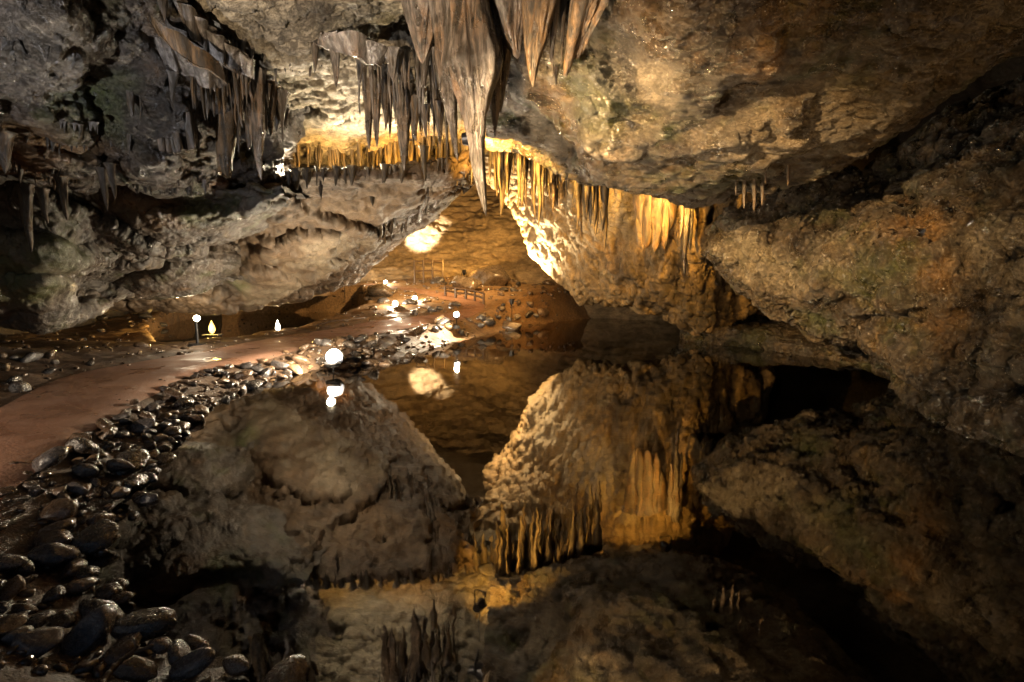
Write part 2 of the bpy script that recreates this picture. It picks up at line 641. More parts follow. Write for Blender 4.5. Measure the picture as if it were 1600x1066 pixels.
# right ceiling slab
lx = [762, 850, 930, 1000, 1080, 1160, 1240, 1330, 1400, 1460, 1540, 1640, 1800]
ly = [188, 210, 250, 268, 276, 280, 268, 234, 190, 142, 86, 22, -72]
ld = [7.2, 7.0, 6.7, 6.5, 6.4, 6.3, 6.2, 6.0, 5.9, 5.8, 5.6, 5.4, 5.2]
lip = list(zip(lx, ly, ld))
top = [(620 + 110 * k, -250, 3.1 + 1.3 * max(0, 1 - k / 4) + .02 * k) for k in range(13)]
rows = lerp_rows(top, lip, [0, .25, .5, .72, .9, 1.0], .4, 1.6)
rows = roll(rows, [(0, .4, -.01), (0, 1.1, .1), (.1, 2.2, .6), (.1, 4.0, 1.4)])
mass('cave_ceiling', rows, 360, 560, M['slab'],
     [D_big(.16, .8, 3), D_strata(.14, 1.9, 4, (.35, .25, 1), .9), D_ridge(.1, 1.5, 5, (.7, 1, 1.7)), D_mod(D_ridge(.075, 4.2, 9, (.5, 1, 1.9)), .7, 6),
      D_mod(D_cell(.05, 7, 10, (.5, 1, 1.5)), .9, 7), D_mod(D_ridge(.03, 14, 12, (.6, 1, 1.5)), 1.1, 8, .3)],
     [(1125, 110, 4.9, .35, -.34), (1090, 160, 5.3, .3, -.25), (1190, 90, 4.7, .2, .2), (960, 180, 5.8, .5, .15),
      (1010, 120, 5.2, .3, -.25), (880, 205, 6.6, .3, -.1), (1300, 20, 4.4, .4, -.25), (1420, 60, 4.8, .4, .12)],
     stains_and_shade=[(1190, 90, 4.8, .3, 'o', 1), (1180, 40, 4.6, .25, 'o', .9), (1260, 5, 4.3, .5, 'o', .35), (1110, 100, 4.9, .45, 'd', .9), (1140, 40, 4.6, .4, 'd', .8),
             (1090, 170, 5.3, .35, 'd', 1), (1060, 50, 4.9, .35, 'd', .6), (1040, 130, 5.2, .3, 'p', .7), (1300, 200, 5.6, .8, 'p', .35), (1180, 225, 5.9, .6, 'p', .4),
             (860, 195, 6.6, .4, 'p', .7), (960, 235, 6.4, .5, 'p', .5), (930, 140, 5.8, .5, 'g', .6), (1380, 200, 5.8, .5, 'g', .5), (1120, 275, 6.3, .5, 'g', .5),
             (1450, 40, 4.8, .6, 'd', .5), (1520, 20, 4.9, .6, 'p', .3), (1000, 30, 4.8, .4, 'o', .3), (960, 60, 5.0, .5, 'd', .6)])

# right wall with its rounded nose
top = [(1136, 356, 9.4), (1165, 342, 9.1), (1205, 330, 8.8), (1250, 312, 8.5), (1300, 302, 8.2), (1350, 292, 7.8),
       (1400, 272, 7.4), (1450, 240, 7.0), (1530, 190, 6.6), (1620, 130, 6.2), (1800, 20, 5.8)]
mid = [(1122, 382, 9.0), (1142, 384, 8.5), (1185, 385, 8.0), (1240, 385, 7.6), (1300, 390, 7.1), (1360, 395, 6.6),
       (1410, 400, 6.2), (1465, 400, 5.8), (1540, 390, 5.4), (1640, 380, 4.9), (1820, 370, 4.3)]
bot = [(1134, 402, 9.2), (1156, 430, 8.9), (1190, 455, 8.5), (1250, 479, 8.2), (1310, 502, 7.8), (1370, 527, 7.3),
       (1410, 563, 6.9), (1445, 605, 6.4), (1500, 650, 5.6), (1600, 725, 4.7), (1800, 880, 3.6)]
rows = lerp_rows(top, mid, [0, .35, .7], -.1) + lerp_rows(mid, bot, [0, .35, .7, .92, 1.0], .25)
rows = roll(rows, [(.1, .35, .02), (.3, 1.0, -.1), (.6, 2.4, -.3)], False)
rows = roll(rows, [(.15, .3, .0), (.5, .9, .12), (1.2, 2.0, .2)])
rows = endroll(rows, [(.2, .45, 0), (.8, 1.1, .0), (2.2, 2.0, 0)], False)
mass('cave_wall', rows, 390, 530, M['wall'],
     [D_big(.26, .8, 21), D_strata(.15, 1.5, 22, (-.3, .2, 1), .9), D_ridge(.17, 1.7, 25), D_mod(D_cell(.12, 3.2, 27), .8, 23), D_mod(D_ridge(.07, 5.5, 29), .9, 24),
      D_pits(.05, 6, 26), D_mod(D_cell(.045, 10, 30), 1.0, 28), D_ridge(.02, 18, 31)],
     [(1207, 395, 8.0, .18, -.4), (1215, 360, 8.2, .2, -.4), (1212, 378, 8.1, .15, -.3), (1300, 440, 7.4, .35, .2), (1380, 470, 6.8, .3, -.25), (1470, 420, 5.9, .3, .16), (1490, 500, 5.8, .28, .2),
      (1440, 290, 6.8, .4, -.25), (1330, 300, 7.8, .4, -.2)],
     stains_and_shade=[(1260, 310, 8.6, .5, 'd', .9), (1330, 290, 8.2, .7, 'd', 1), (1410, 270, 7.6, .7, 'd', 1), (1460, 300, 6.6, .6, 'd', .9), (1510, 220, 7.0, .7, 'd', 1),  # dark ones along the top: mossy rock, also standing in for shade
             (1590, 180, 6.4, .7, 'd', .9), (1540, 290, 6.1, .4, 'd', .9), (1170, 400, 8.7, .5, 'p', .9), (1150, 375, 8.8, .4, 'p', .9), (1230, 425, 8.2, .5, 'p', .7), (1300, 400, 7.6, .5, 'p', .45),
             (1440, 360, 6.4, .35, 'o', .9), (1470, 430, 6.0, .3, 'o', 1), (1485, 500, 5.9, .25, 'o', 1), (1510, 540, 5.7, .25, 'o', .9), (1565, 400, 5.4, .5, 'p', .6),
             (1340, 440, 7.2, .5, 'g', .6), (1190, 462, 8.5, .35, 'g', .9), (1290, 497, 7.9, .35, 'g', .8), (1560, 560, 5.2, .6, 'd', .6), (1420, 470, 6.6, .4, 'd', .5), (1430, 200, 7.6, .5, 'g', .5)])

# low ledge under the right wall, at the water
top = [(1060, 492, 13.6), (1110, 503, 13.0), (1160, 516, 12.4), (1230, 530, 11.5), (1300, 545, 10.6), (1380, 566, 9.6),
       (1440, 588, 8.6), (1510, 632, 7.2), (1650, 720, 5.6)]
bot = [(1075, 512, 12.8), (1115, 521, 12.3), (1180, 537, 11.6), (1250, 552, 10.6), (1320, 568, 9.6), (1400, 590, 8.3),
       (1440, 614, 7.2), (1510, 668, 5.7), (1650, 770, 4.2)]
rows = lerp_rows(top, bot, [0, .3, .6, .85, 1], .25)
rows = roll(rows, [(.2, .8, .05), (1.0, 3, .2)], False)
rows = roll(rows, [(.05, .15, -.15), (.1, .3, -.8)])
rows = endroll(rows, [(.1, .5, 0), (.6, 1.6, 0)], False)
mass('cave_wall', rows, 140, 380, M['wall'], [D_big(.1, 1.1, 41), D_ridge(.1, 2.2, 43), D_cell(.06, 4, 44), D_ridge(.04, 8, 45)],
     stains_and_shade=[(1100, 470, 12, 1.2, 'd', 1), (1180, 490, 11.2, 1.2, 'd', 1), (1280, 530, 10, 1.2, 'd', 1), (1360, 550, 9, 1, 'd', 1), (1180, 525, 11.4, .5, 'g', .7), (1360, 575, 8.8, .5, 'g', .6), (1450, 600, 7, 1, 'd', 1), (1560, 680, 5.3, .7, 'g', .5)])  # mossy dark rock, darkened further in place of the overhang's shadow

# alcove wall and pale sloping pillar right of the far chamber
bot = [(758, 268, 16.0), (795, 315, 16.2), (822, 362, 16.4), (850, 402, 16.2), (880, 435, 15.8), (915, 456, 15.0), (960, 461, 14.0),
       (1010, 478, 13.4), (1055, 495, 12.9), (1098, 513, 12.5), (1135, 505, 12.6), (1200, 480, 13)]
top = [(752, 215, 12.6), (800, 205, 12.4), (845, 200, 12.2), (885, 200, 12), (925, 205, 11.7), (965, 210, 11.5),
       (1000, 215, 11.4), (1020, 218, 11.4), (1040, 222, 11.4), (1068, 230, 11.6), (1110, 240, 12.2), (1180, 240, 12.8)]
rows = lerp_rows(top, bot, [0, .2, .4, .6, .8, 1.0], .3)
rows = roll(rows, [(.1, .6, .0), (.4, 1.6, .3), (.8, 3, .8)])
rows = roll(rows, [(0, .5, .8), (0, 2, 2)], False)
rows = endroll(rows, [(.3, 1.5, 0)], False)
rows = endroll(rows, [(.4, 1.0, .1), (1.2, 3, .2)])
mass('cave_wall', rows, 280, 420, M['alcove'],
     [D_big(.25, .55, 51), D_ridge(.2, 1.0, 52, (1.6, 1.6, .35)), D_ridge(.12, 1.3, 53), D_mod(D_ridge(.1, 3.4, 55, (1.3, 1.3, .6)), .5, 54), D_mod(D_cell(.06, 3.5, 56), .6, 58), D_ridge(.03, 9, 57)],
     [(1005, 345, 11.5, .7, -.75), (960, 320, 11.8, .5, .35), (1045, 330, 11.5, .4, .35), (1085, 380, 12, .3, .4), (1110, 360, 12.2, .5, -.5), (930, 380, 13, .5, .2)],
     stains_and_shade=[(940, 330, 11.8, .9, 'p', .8), (1000, 290, 11.4, .6, 'p', .7), (850, 380, 15.5, 1.2, 'p', .6), (1030, 350, 11.6, .5, 'o', .7), (960, 400, 12.5, .6, 'o', .4), (1050, 450, 12.4, .9, 'd', .9), (990, 430, 13, .7, 'd', .8), (1080, 490, 12.4, .8, 'd', 1), (1010, 465, 13, .7, 'd', .9),  # low dark blotches paint the alcove's lower half as shaded
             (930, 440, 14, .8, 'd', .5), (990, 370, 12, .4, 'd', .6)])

# middle ceiling, scaly and lit from below
top = [(250, -130, 4.0), (330, -130, 4.1), (430, -130, 4.2), (540, -130, 4.3), (660, -130, 4.3), (790, -130, 4.5)]
mid = [(300, 60, 5.6), (370, 60, 5.6), (450, 60, 5.7), (560, 55, 5.8), (670, 50, 5.9), (790, 60, 6.2)]
bot = [(330, 236, 8.6), (400, 234, 8.7), (480, 236, 8.9), (570, 239, 9.1), (660, 234, 9.4), (790, 218, 9.8)]
rows = lerp_rows(top, mid, [0, .5], .1) + lerp_rows(mid, bot, [0, .35, .7, 1.0], .1)
rows = roll(rows, [(0, .6, .05), (0, 2, .5), (0, 4, 1.5)])
mass('cave_ceiling', rows, 320, 380, M['scale'],
     [D_big(.14, .7, 61), D_cell(.08, 3.6, 63, (.6, 1.3, 1)), D_ridge(.05, 4, 65, (.5, 1.4, 1)), D_cell(.035, 8, 66, (.6, 1.3, 1)), D_ridge(.02, 14, 67)],
     [(600, 172, 7.4, .3, -.25), (480, 170, 7.4, .3, -.2), (640, 60, 6, .5, -.35), (440, 40, 5.5, .5, .3)],
     stains_and_shade=[(640, 40, 5.9, .7, 'd', .9), (500, 20, 5.4, .6, 'd', .9), (420, 30, 5.4, .5, 'd', .7), (560, 30, 5.6, .5, 'g', .4), (700, 130, 7, .5, 'd', .7), (640, 200, 8.4, .6, 'o', .4)])

# left overhanging mass below the lit shelf
lp = [(110, 302, 8.4), (200, 292, 8.4), (290, 292, 8.3), (370, 290, 7.9), (430, 288, 7.4), (480, 274, 7.4), (550, 274, 7.5),
      (620, 270, 7.7), (680, 262, 8.1), (708, 252, 8.6), (732, 240, 9.0)]
bot = [(100, 466, 9.8), (190, 472, 10.0), (260, 477, 10.2), (330, 480, 10.3), (400, 467, 10.9), (460, 455, 12), (520, 445, 13.3),
       (542, 436, 13.8), (596, 386, 13.0), (655, 335, 11.5), (718, 264, 9.8)]
rows = lerp_rows(lp, bot, [0, .12, .35, .6, .82, .95, 1.0], .3)
rows = roll(rows, [(0, .5, .0), (0, 1.6, -.15), (0, 3.2, .1)], False)
rows = roll(rows, [(.0, .35, -.0), (-.1, 1.2, .1), (-.3, 3.0, .5)])
mass('rock_overhang', rows, 350, 440, M['tan'],
     [D_big(.18, .6, 71), D_strata(.15, 1.7, 72, (.15, .2, 1), 1.2), D_ridge(.07, 1.5, 73, (1, 1, 1.5)), D_mod(D_ridge(.06, 4, 75, (.8, 1, 1.3)), .6, 74), D_mod(D_cell(.03, 5, 77), .7, 76), D_pits(.03, 4.5, 78), D_ridge(.009, 11, 79)],
     [(340, 435, 9.8, .5, -.9), (375, 385, 9.2, .45, -.9), (410, 335, 8.4, .35, -.6), (470, 405, 10.4, .5, .3), (600, 310, 9.5, .5, -.15), (390, 350, 8.6, .5, -.25), (470, 445, 11.5, .4, -.2)],
     stains_and_shade=[(350, 420, 9.8, .5, 'g', .8), (340, 440, 9.9, .5, 'd', .7), (520, 390, 11, .9, 'p', .5), (420, 460, 10.8, .8, 'p', .5), (560, 300, 8.8, .8, 'o', .35), (390, 320, 7.8, .5, 'd', .5), (660, 300, 9.5, .5, 'o', .4), (300, 360, 8.5, .7, 'd', .6), (450, 300, 8, .5, 'd', .4)])

# far left mass with its hooked lower edge
top = [(-420, 270, 4.4), (-150, 276, 5.4), (0, 282, 5.9), (60, 284, 6.1), (110, 286, 6.3), (170, 290, 6.5), (230, 296, 6.6),
       (290, 298, 6.7), (345, 298, 6.8), (400, 297, 6.9), (445, 296, 7.0)]
bot = [(-420, 600, 4.2), (-150, 520, 5.5), (0, 500, 6.3), (62, 513, 6.5), (102, 492, 6.8), (116, 445, 7.2), (165, 416, 7.4),
       (225, 400, 7.4), (290, 371, 7.4), (345, 362, 7.3), (438, 304, 7.1)]
rows = lerp_rows(top, bot, [0, .2, .5, .8, .95, 1], .22)
rows = roll(rows, [(0, .8, .0), (0, 2, .1)], False)
rows = roll(rows, [(0, .2, -.0), (0, .7, .1), (0, 1.4, .4)])
mass('rock_overhang', rows, 240, 400, M['left'],
     [D_big(.14, .8, 81), D_strata(.15, 1.9, 82, (.1, .2, 1), 1.1), D_ridge(.06, 1.6, 83), D_mod(D_ridge(.05, 4.5, 85), .7, 84), D_mod(D_cell(.035, 6, 86), .8, 88), D_ridge(.015, 12, 87)],
     [(60, 400, 5.9, .4, .15), (250, 340, 6.8, .4, .1)],
     stains_and_shade=[(90, 385, 6.2, .4, 'g', 1), (30, 420, 6.0, .5, 'g', .8), (60, 440, 6.2, .5, 'p', .35), (120, 400, 6.6, .3, 'g', .8), (150, 350, 6.6, .6, 'd', .5), (230, 320, 6.8, .4, 'o', .4), (40, 330, 6, .6, 'd', .8), (310, 330, 7, .3, 'g', .6)])

# rounded boulder wedged beneath it
top = [(122, 442, 8.1), (170, 424, 8.0), (225, 409, 8.0), (268, 392, 8.0), (298, 382, 8.1), (322, 388, 8.3)]
bot = [(122, 466, 8.3), (170, 464, 8.2), (225, 462, 8.2), (268, 458, 8.3), (300, 452, 8.4), (324, 434, 8.6)]
rows = lerp_rows(top, bot, [0, .25, .5, .75, 1], .3)
rows = roll(rows, [(0, .4, .1), (0, 1, .0)], False)
rows = roll(rows, [(0, .3, -.03), (0, 1, .1)])
rows = endroll(rows, [(.05, .25, 0), (0, 1, 0)])
mass('rock_overhang', rows, 110, 190, M['left'], [D_big(.1, 1.2, 91), D_ridge(.05, 3, 93), D_ridge(.025, 8, 95)])

# upper left wall
top = [(-350, -220, 3.0), (-150, -220, 3.1), (0, -220, 3.3), (100, -220, 3.5), (170, -220, 3.8), (230, -220, 4.1), (280, -220, 4.4), (330, -220, 4.7), (380, -220, 5.0)]
bot = [(-350, 240, 4.2), (-150, 250, 4.7), (0, 258, 5.1), (90, 256, 5.3), (150, 242, 5.6), (190, 274, 5.8), (260, 282, 6.1), (310, 274, 6.4), (350, 268, 6.8)]
rows = lerp_rows(top, bot, [0, .3, .55, .75, .92, 1.0], .25)
rows = roll(rows, [(0, .3, .0), (0, 1.0, .15), (0, 2.5, .8)])
rows = endroll(rows, [(.1, .6, 0), (.1, 1.6, 0)])
mass('cave_wall', rows, 340, 400, M['upper'],
     [D_big(.2, .9, 101), D_strata(.16, 1.9, 102, (.12, .2, 1), 1.3), D_ridge(.1, 1.7, 103, (.8, 1, 1.4)), D_mod(D_ridge(.06, 4.5, 105), .8, 104), D_mod(D_cell(.05, 6, 106), .8, 108), D_ridge(.02, 13, 107)],
     [(90, 195, 4.9, .25, .15), (60, 230, 5.0, .25, -.2), (150, 160, 4.9, .3, -.15),
      (290, 200, 5.9, .3, -.25), (240, 240, 5.7, .3, .2)],
     stains_and_shade=[(60, 215, 5.0, .5, 'o', .7), (130, 230, 5.3, .3, 'o', .6), (150, 150, 5.0, .5, 'g', .6), (60, 60, 4.6, .6, 'p', .25), (170, 60, 4.7, .4, 'd', .8), (250, 200, 5.8, .4, 'd', .6), (20, 120, 4.8, .5, 'd', .6), (320, 240, 6.3, .3, 'p', .7)])

# far chamber
top = [(430, 230, 23), (540, 235, 25), (620, 235, 26.5), (690, 230, 27.5), (760, 230, 27.5), (830, 230, 26), (900, 230, 24), (980, 240, 22.5), (1060, 250, 21), (1160, 250, 20)]
bot = [(430, 432, 20), (540, 424, 22.5), (620, 424, 24), (690, 426, 25), (760, 432, 25), (830, 440, 23), (900, 458, 21.5), (980, 475, 20.5), (1060, 485, 19.5), (1160, 490, 19)]
rows = lerp_rows(top, bot, [0, .25, .5, .75, 1.0], -.8)
rows = roll(rows, [(0, -6, 1.2), (0, -12, 1.0)], False)
rows = roll(rows, [(0, .1, -1.0)])
mass('cave_wall', rows, 240, 260, M['far'],
     [D_big(.9, .22, 111), D_ridge(.35, .6, 113, (.6, .6, 1.4)), D_ridge(.15, 2.0, 115, (.6, .6, 1.6)), D_ridge(.05, 6, 117)],
     [(730, 410, 24, 1.2, .9), (650, 375, 24.5, 1.0, -1.0)])


# outer shell that closes the cave on all sides but the mouth behind the camera
def shell():
    nu, nv = 110, 120
    V = np.zeros((nu, nv, 3))
    ys = np.linspace(-5, 36, nu)
    an = np.linspace(-.25 * math.pi, 1.25 * math.pi, nv)
    for i, y in enumerate(ys):
        k = 1.0 if y < 30 else math.sqrt(max(0.0, 1 - ((y - 30) / 6.02) ** 2))
        V[i, :, 0] = 11.5 * np.cos(an) * k
        V[i, :, 1] = y
        V[i, :, 2] = 1 + (7.0 * np.sin(an)) * k
    N = grid_normals(V)
    h = .8 * fbm(V.reshape(-1, 3) * .4, 4, 5).reshape(nu, nv, 1)
    V = V + N * h
    o = link('cave_wall', mesh_np('cave_shell', V.reshape(-1, 3), grid_faces(nu, nv)), M['shell'])
    tag(o, 'dark outer rock wall closing the cave behind the recesses', None, None, 'structure')


shell()

# ------------------------------------------------------------------ ground, path, water
shore_px = [(420, 1150), (345, 1066), (240, 1015), (165, 955), (140, 900), (172, 830), (215, 760), (260, 692), (312, 640), (380, 606),
            (440, 588), (500, 576), (560, 572), (620, 563), (680, 543), (760, 523), (830, 509), (890, 501), (950, 495), (1010, 492)]
shore = np.array([on_water(x, y)[:2] for x, y in shore_px])
shore = np.vstack([[(-1.2, -4.0)], shore, [(12, 24)]])


def land_z(x, y):
    t = np.maximum(0, y - 12.5)
    return .3 + .12 * (t - 1.2 * (1 - np.exp(-t / 1.2)))


def signed_shore(x, y):
    """Distance to the shoreline; positive on land (left of it)."""
    p = np.stack([x, y], 1)
    best = np.full(len(p), 1e9)
    sgn = np.zeros(len(p))
    for a, b in zip(shore[:-1], shore[1:]):
        ab = b - a
        t = np.clip(((p - a) @ ab) / (ab @ ab), 0, 1)
        q = a + t[:, None] * ab
        d = np.linalg.norm(p - q, axis=1)
        cr = ab[0] * (p[:, 1] - a[1]) - ab[1] * (p[:, 0] - a[0])
        m = d < best
        best[m] = d[m]
        sgn[m] = np.sign(cr[m])
    return best * sgn


side_px = [(250, 545), (300, 547), (350, 541), (410, 530), (480, 519), (570, 502), (560, 488), (480, 488), (400, 490), (330, 494), (280, 502), (235, 520)]
side = np.array([on_water(x, y, .15)[:2] for x, y in side_px])


def in_poly(x, y, poly):
    """Distance to the rim of a closed outline, positive inside."""
    p = np.stack([x, y], 1)
    best = np.full(len(p), 1e9)
    inside = np.zeros(len(p), bool)
    for a, b in zip(poly, np.roll(poly, -1, 0)):
        ab = b - a
        t = np.clip(((p - a) @ ab) / (ab @ ab + 1e-12), 0, 1)
        best = np.minimum(best, np.linalg.norm(p - (a + t[:, None] * ab), axis=1))
        c = (a[1] > p[:, 1]) != (b[1] > p[:, 1])
        xi = (b[0] - a[0]) * (p[:, 1] - a[1]) / (b[1] - a[1] + 1e-12) + a[0]
        inside ^= c & (p[:, 0] < xi)
    return np.where(inside, best, -best)


def ground_base(x, y):
    d = signed_shore(x, y)
    z = land_z(x, y)
    land = z * smooth01(d / .75)
    # muddy rise at the foot of the left wall, sand mound at the pale pillar
    land = land + .3 * smooth01((-x - 5.8) / 2) * smooth01((y - 3) / 2) * (1 - smooth01((y - 7) / 2))
    land = land + .5 * np.exp(-((x - 2.9) / 1.6) ** 2 - ((y - 18.5) / 2.2) ** 2) * smooth01(d / .5)
    m = smooth01((in_poly(x, y, side) + .15) / .3)
    land = land * (1 - m) - .1 * m
    wet = -.9 * smooth01(-d / 2.2) - .04
    return np.where(d > 0, land, wet)


def ground_hit(x, y, h=0.0):
    """First point of the pixel's ray on the ground."""
    d = ray(x, y)
    ks = np.linspace(1.5, 40, 1500)
    pts = CAMP + d * ks[:, None]
    g = ground_base(pts[:, 0], pts[:, 1]) + h
    i = np.argmax(pts[:, 2] <= g)
    if pts[i, 2] > g[i]:
        i = len(ks) - 1
    return pts[i]


pl_px = [(-260, 800), (-110, 700), (0, 640), (100, 592), (200, 570), (300, 553), (400, 534), (480, 521), (580, 503), (650, 496), (700, 490),
         (722, 483), (716, 474), (690, 468), (650, 458), (610, 451), (560, 446)]
pr_px = [(-120, 960), (-60, 860), (0, 790), (65, 735), (135, 685), (205, 638), (275, 600), (335, 580), (440, 557), (560, 528), (650, 511),
         (730, 498), (756, 480), (742, 466), (690, 457), (640, 450), (580, 444)]
PLa = np.array([ground_hit(*q)[:2] for q in pl_px])
PRa = np.array([ground_hit(*q)[:2] for q in pr_px])
WPT = cr_weights(len(PLa), 150)
PL, PR = WPT @ PLa, WPT @ PRa


def path_sheet():
    n, m = len(PL), 14
    V = np.zeros((n, m, 3))
    for j in range(m):
        s = j / (m - 1)
        V[:, j, :2] = PL + (PR - PL) * s
    q = V.reshape(-1, 3)
    q[:, 2] = ground_z(q[:, 0], q[:, 1]) + .012
    V = q.reshape(n, m, 3)
    o = link('path', mesh_np('path', V.reshape(-1, 3), grid_faces(n, m)[:, ::-1].copy()), M['path'])
    tag(o, 'red brown sandy path winding along the pool into the cave', None, None, 'structure')


def path_dist(x, y):
    """Negative inside the path, else the distance to its edge."""
    return -in_poly(x, y, np.vstack([PL[::2], PR[::-1][::2]]))



def ground_z(x, y, rough=True):
    z = ground_base(x, y)
    pd = path_dist(x, y)
    away = smooth01((pd - .02) / .35)
    p3 = np.stack([x, y, np.zeros_like(x)], 1)
    r = .05 * fbm(p3 * 1.6, 4, 201) + .03 * ridged(p3 * 4, 3, 203)
    return z + r * (.12 + .88 * away) + .03 * away * smooth01((z - .1) / .1)


def ground_sheet():
    xs = np.concatenate([np.linspace(-40, -12, 12)[:-1], np.linspace(-12, 7, 280), np.linspace(7, 40, 12)[1:]])
    ys = np.concatenate([np.linspace(-40, -3, 12)[:-1], np.linspace(-3, 12, 250), np.linspace(12, 32, 180)[1:], np.linspace(32, 60, 8)[1:]])
    X, Y = np.meshgrid(xs, ys, indexing='ij')
    Z = ground_z(X.ravel(), Y.ravel()).reshape(X.shape)
    V = np.stack([X, Y, Z], -1)
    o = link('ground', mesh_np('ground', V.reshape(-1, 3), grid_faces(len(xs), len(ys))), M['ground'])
    tag(o, 'dark muddy cave floor', None, None, 'structure')


ground_sheet()
path_sheet()
wv = [(-12, -8, 0), (16, -8, 0), (16, 34, 0), (-12, 34, 0)]
tag(link('water', mesh_np('water', wv, [(0, 1, 2, 3)], False), M['water']), 'still dark pool mirroring the cave', None, None, 'structure')

sc_ = side.mean(0)
tag(link('water', mesh_np('side_pool', [(*(sc_ + (q - sc_) * 1.12), .15) for q in side], [tuple(range(len(side)))], False), M['water']),
    'shallow still side pool between the path and the left overhang', None, None, 'structure')

# ------------------------------------------------------------------ stalactites and draperies
GMAT = {'pale': 'stal_pale', 'orange': 'stal_orange', 'amber': 'stal_amber', 'dark': 'stal_dark'}


def stal_mesh(R, axis, flutes=5, fl_amp=.15, seed=0, power=.8, nt=16, nz=26, flare=.5, lump=.12, flat=1.0, prof=None):
    """Tapered, fluted dripstone along an axis vector that starts at the origin."""
    r_ = np.random.default_rng(seed)
    L = np.linalg.norm(axis)
    t = np.linspace(-.12, 1, nz)
    th = np.linspace(0, 2 * math.pi, nt, endpoint=False)
    ph = r_.uniform(0, 6.28)
    bend = r_.normal(0, .012 * L, (2, 2))
    T, A = np.meshgrid(t, th, indexing='ij')
    tc = np.clip(T, 0, 1)
    taper = R * ((1 - tc) ** power * .93 + .07 * (1 - tc ** 6)) + R * flare * np.exp(-np.maximum(T + .12, 0) / .09)
    if prof is not None:
        prof_r = R * np.interp(T, [q[0] for q in prof], [q[1] for q in prof])
    else:
        prof_r = None
    tw = r_.uniform(-.6, .6)
    f = 1 + fl_amp * (1 - tc * .5) * (np.cos(flutes * A + ph + tw * T * 3) * .6 + np.cos((2 * flutes + 1) * A + ph * 2.3) * .35)
    q = np.stack([np.cos(A) * 1.2 + seed * 3.1, np.sin(A) * 1.2, T * L / max(R, .01) * .35], -1).reshape(-1, 3)
    f = f + lump * fbm(q * 1.3, 3, seed % 97).reshape(T.shape)
    k = 1.7 + .9 * min(1.5, R / .08)
    q2 = np.stack([np.cos(A) * k + seed * 1.7, np.sin(A) * k, T * L * 1.1], -1).reshape(-1, 3)
    f = f + fl_amp * 1.5 * fbm(q2 * 1.25, 2, seed % 89, .4).reshape(T.shape)
    f = f + .07 * np.sin(T * L / max(R, .02) * 2.6 + ph + .8 * np.sin(A) + 2 * vnoise(q2 * .5, 3).reshape(T.shape)) * np.clip(vnoise(q2 * .7, 5).reshape(T.shape) + .3, 0, 1)
    r = (taper if prof_r is None else prof_r) * f
    ax = axis[None, None, :] * T[..., None]
    off = np.stack([bend[0, 0] * np.sin(T * 3) + bend[1, 0] * np.sin(T * 7), bend[0, 1] * np.sin(T * 3.3) + bend[1, 1] * np.sin(T * 6), 0 * T], -1) * np.clip(T, 0, 1)[..., None]
    V = ax + off + np.stack([np.cos(A) * r, np.sin(A) * r * flat, 0 * r], -1)
    i = np.arange(nz - 1)[:, None] * nt
    j = np.arange(nt)[None, :]
    j2 = (j + 1) % nt
    fc = np.stack([i + j, i + nt + j, i + nt + j2, i + j2], -1).reshape(-1, 4)
    return mesh_np('stalactite', V.reshape(-1, 3), np.ascontiguousarray(fc))


_seed = [1000]


def stal(top, tip, D, w, mat='pale', label='', group=None, flutes=5, amp=.14, D2=None, name='stalactite', **kw):
    """A stalactite from pixel top to pixel tip, w pixels wide near its root."""
    _seed[0] += 1
    a, b = P(*top, D), P(*tip, D if D2 is None else D2)
    R = w / 2 / F * D
    nt = kw.pop('nt', 14 if w < 14 else (28 if w < 40 else 56))
    nz = kw.pop('nz', 22 if w < 14 else (44 if w < 40 else 80))
    me = stal_mesh(R, b - a, flutes, amp, _seed[0], nt=nt, nz=nz, **kw)
    o = link(name, me, M[GMAT[mat]], None, a)
    tag(o, label, 'stalactite', group)
    return o


def comb(points, n, lens, w, mat, label, group, dD=.05, up=6):
    """A row of small stalactites hanging from a contour given as pixels with depth."""
    pts = np.array(points, float)
    seg = np.concatenate([[0], np.cumsum(np.linalg.norm(np.diff(pts[:, :2], axis=0), axis=1))])
    for k in range(n):
        s = ((k + random.uniform(-.5, 1.5)) / n + .05 * math.sin(k * 1.9)) * seg[-1]
        s = min(max(s, 0), seg[-1])
        x, y, D = [np.interp(s, seg, pts[:, c]) for c in range(3)]
        D += random.uniform(-dD, dD)
        y += random.uniform(-3, 3)
        ln = lens[0] + (lens[1] - lens[0]) * random.random() ** 2.2
        if random.random() < .12:
            ln *= 1.5
        ww = random.uniform(w[0] * .6, w[1] * 1.15) * (.7 + .5 * ln / lens[1])
        stal((x, y - up), (x + random.uniform(-2, 2), y + ln), D, ww, mat, label, group, flutes=3, amp=.16, nt=10, nz=14,
             power=random.uniform(.45, 1.0), flare=random.uniform(.3, .9))


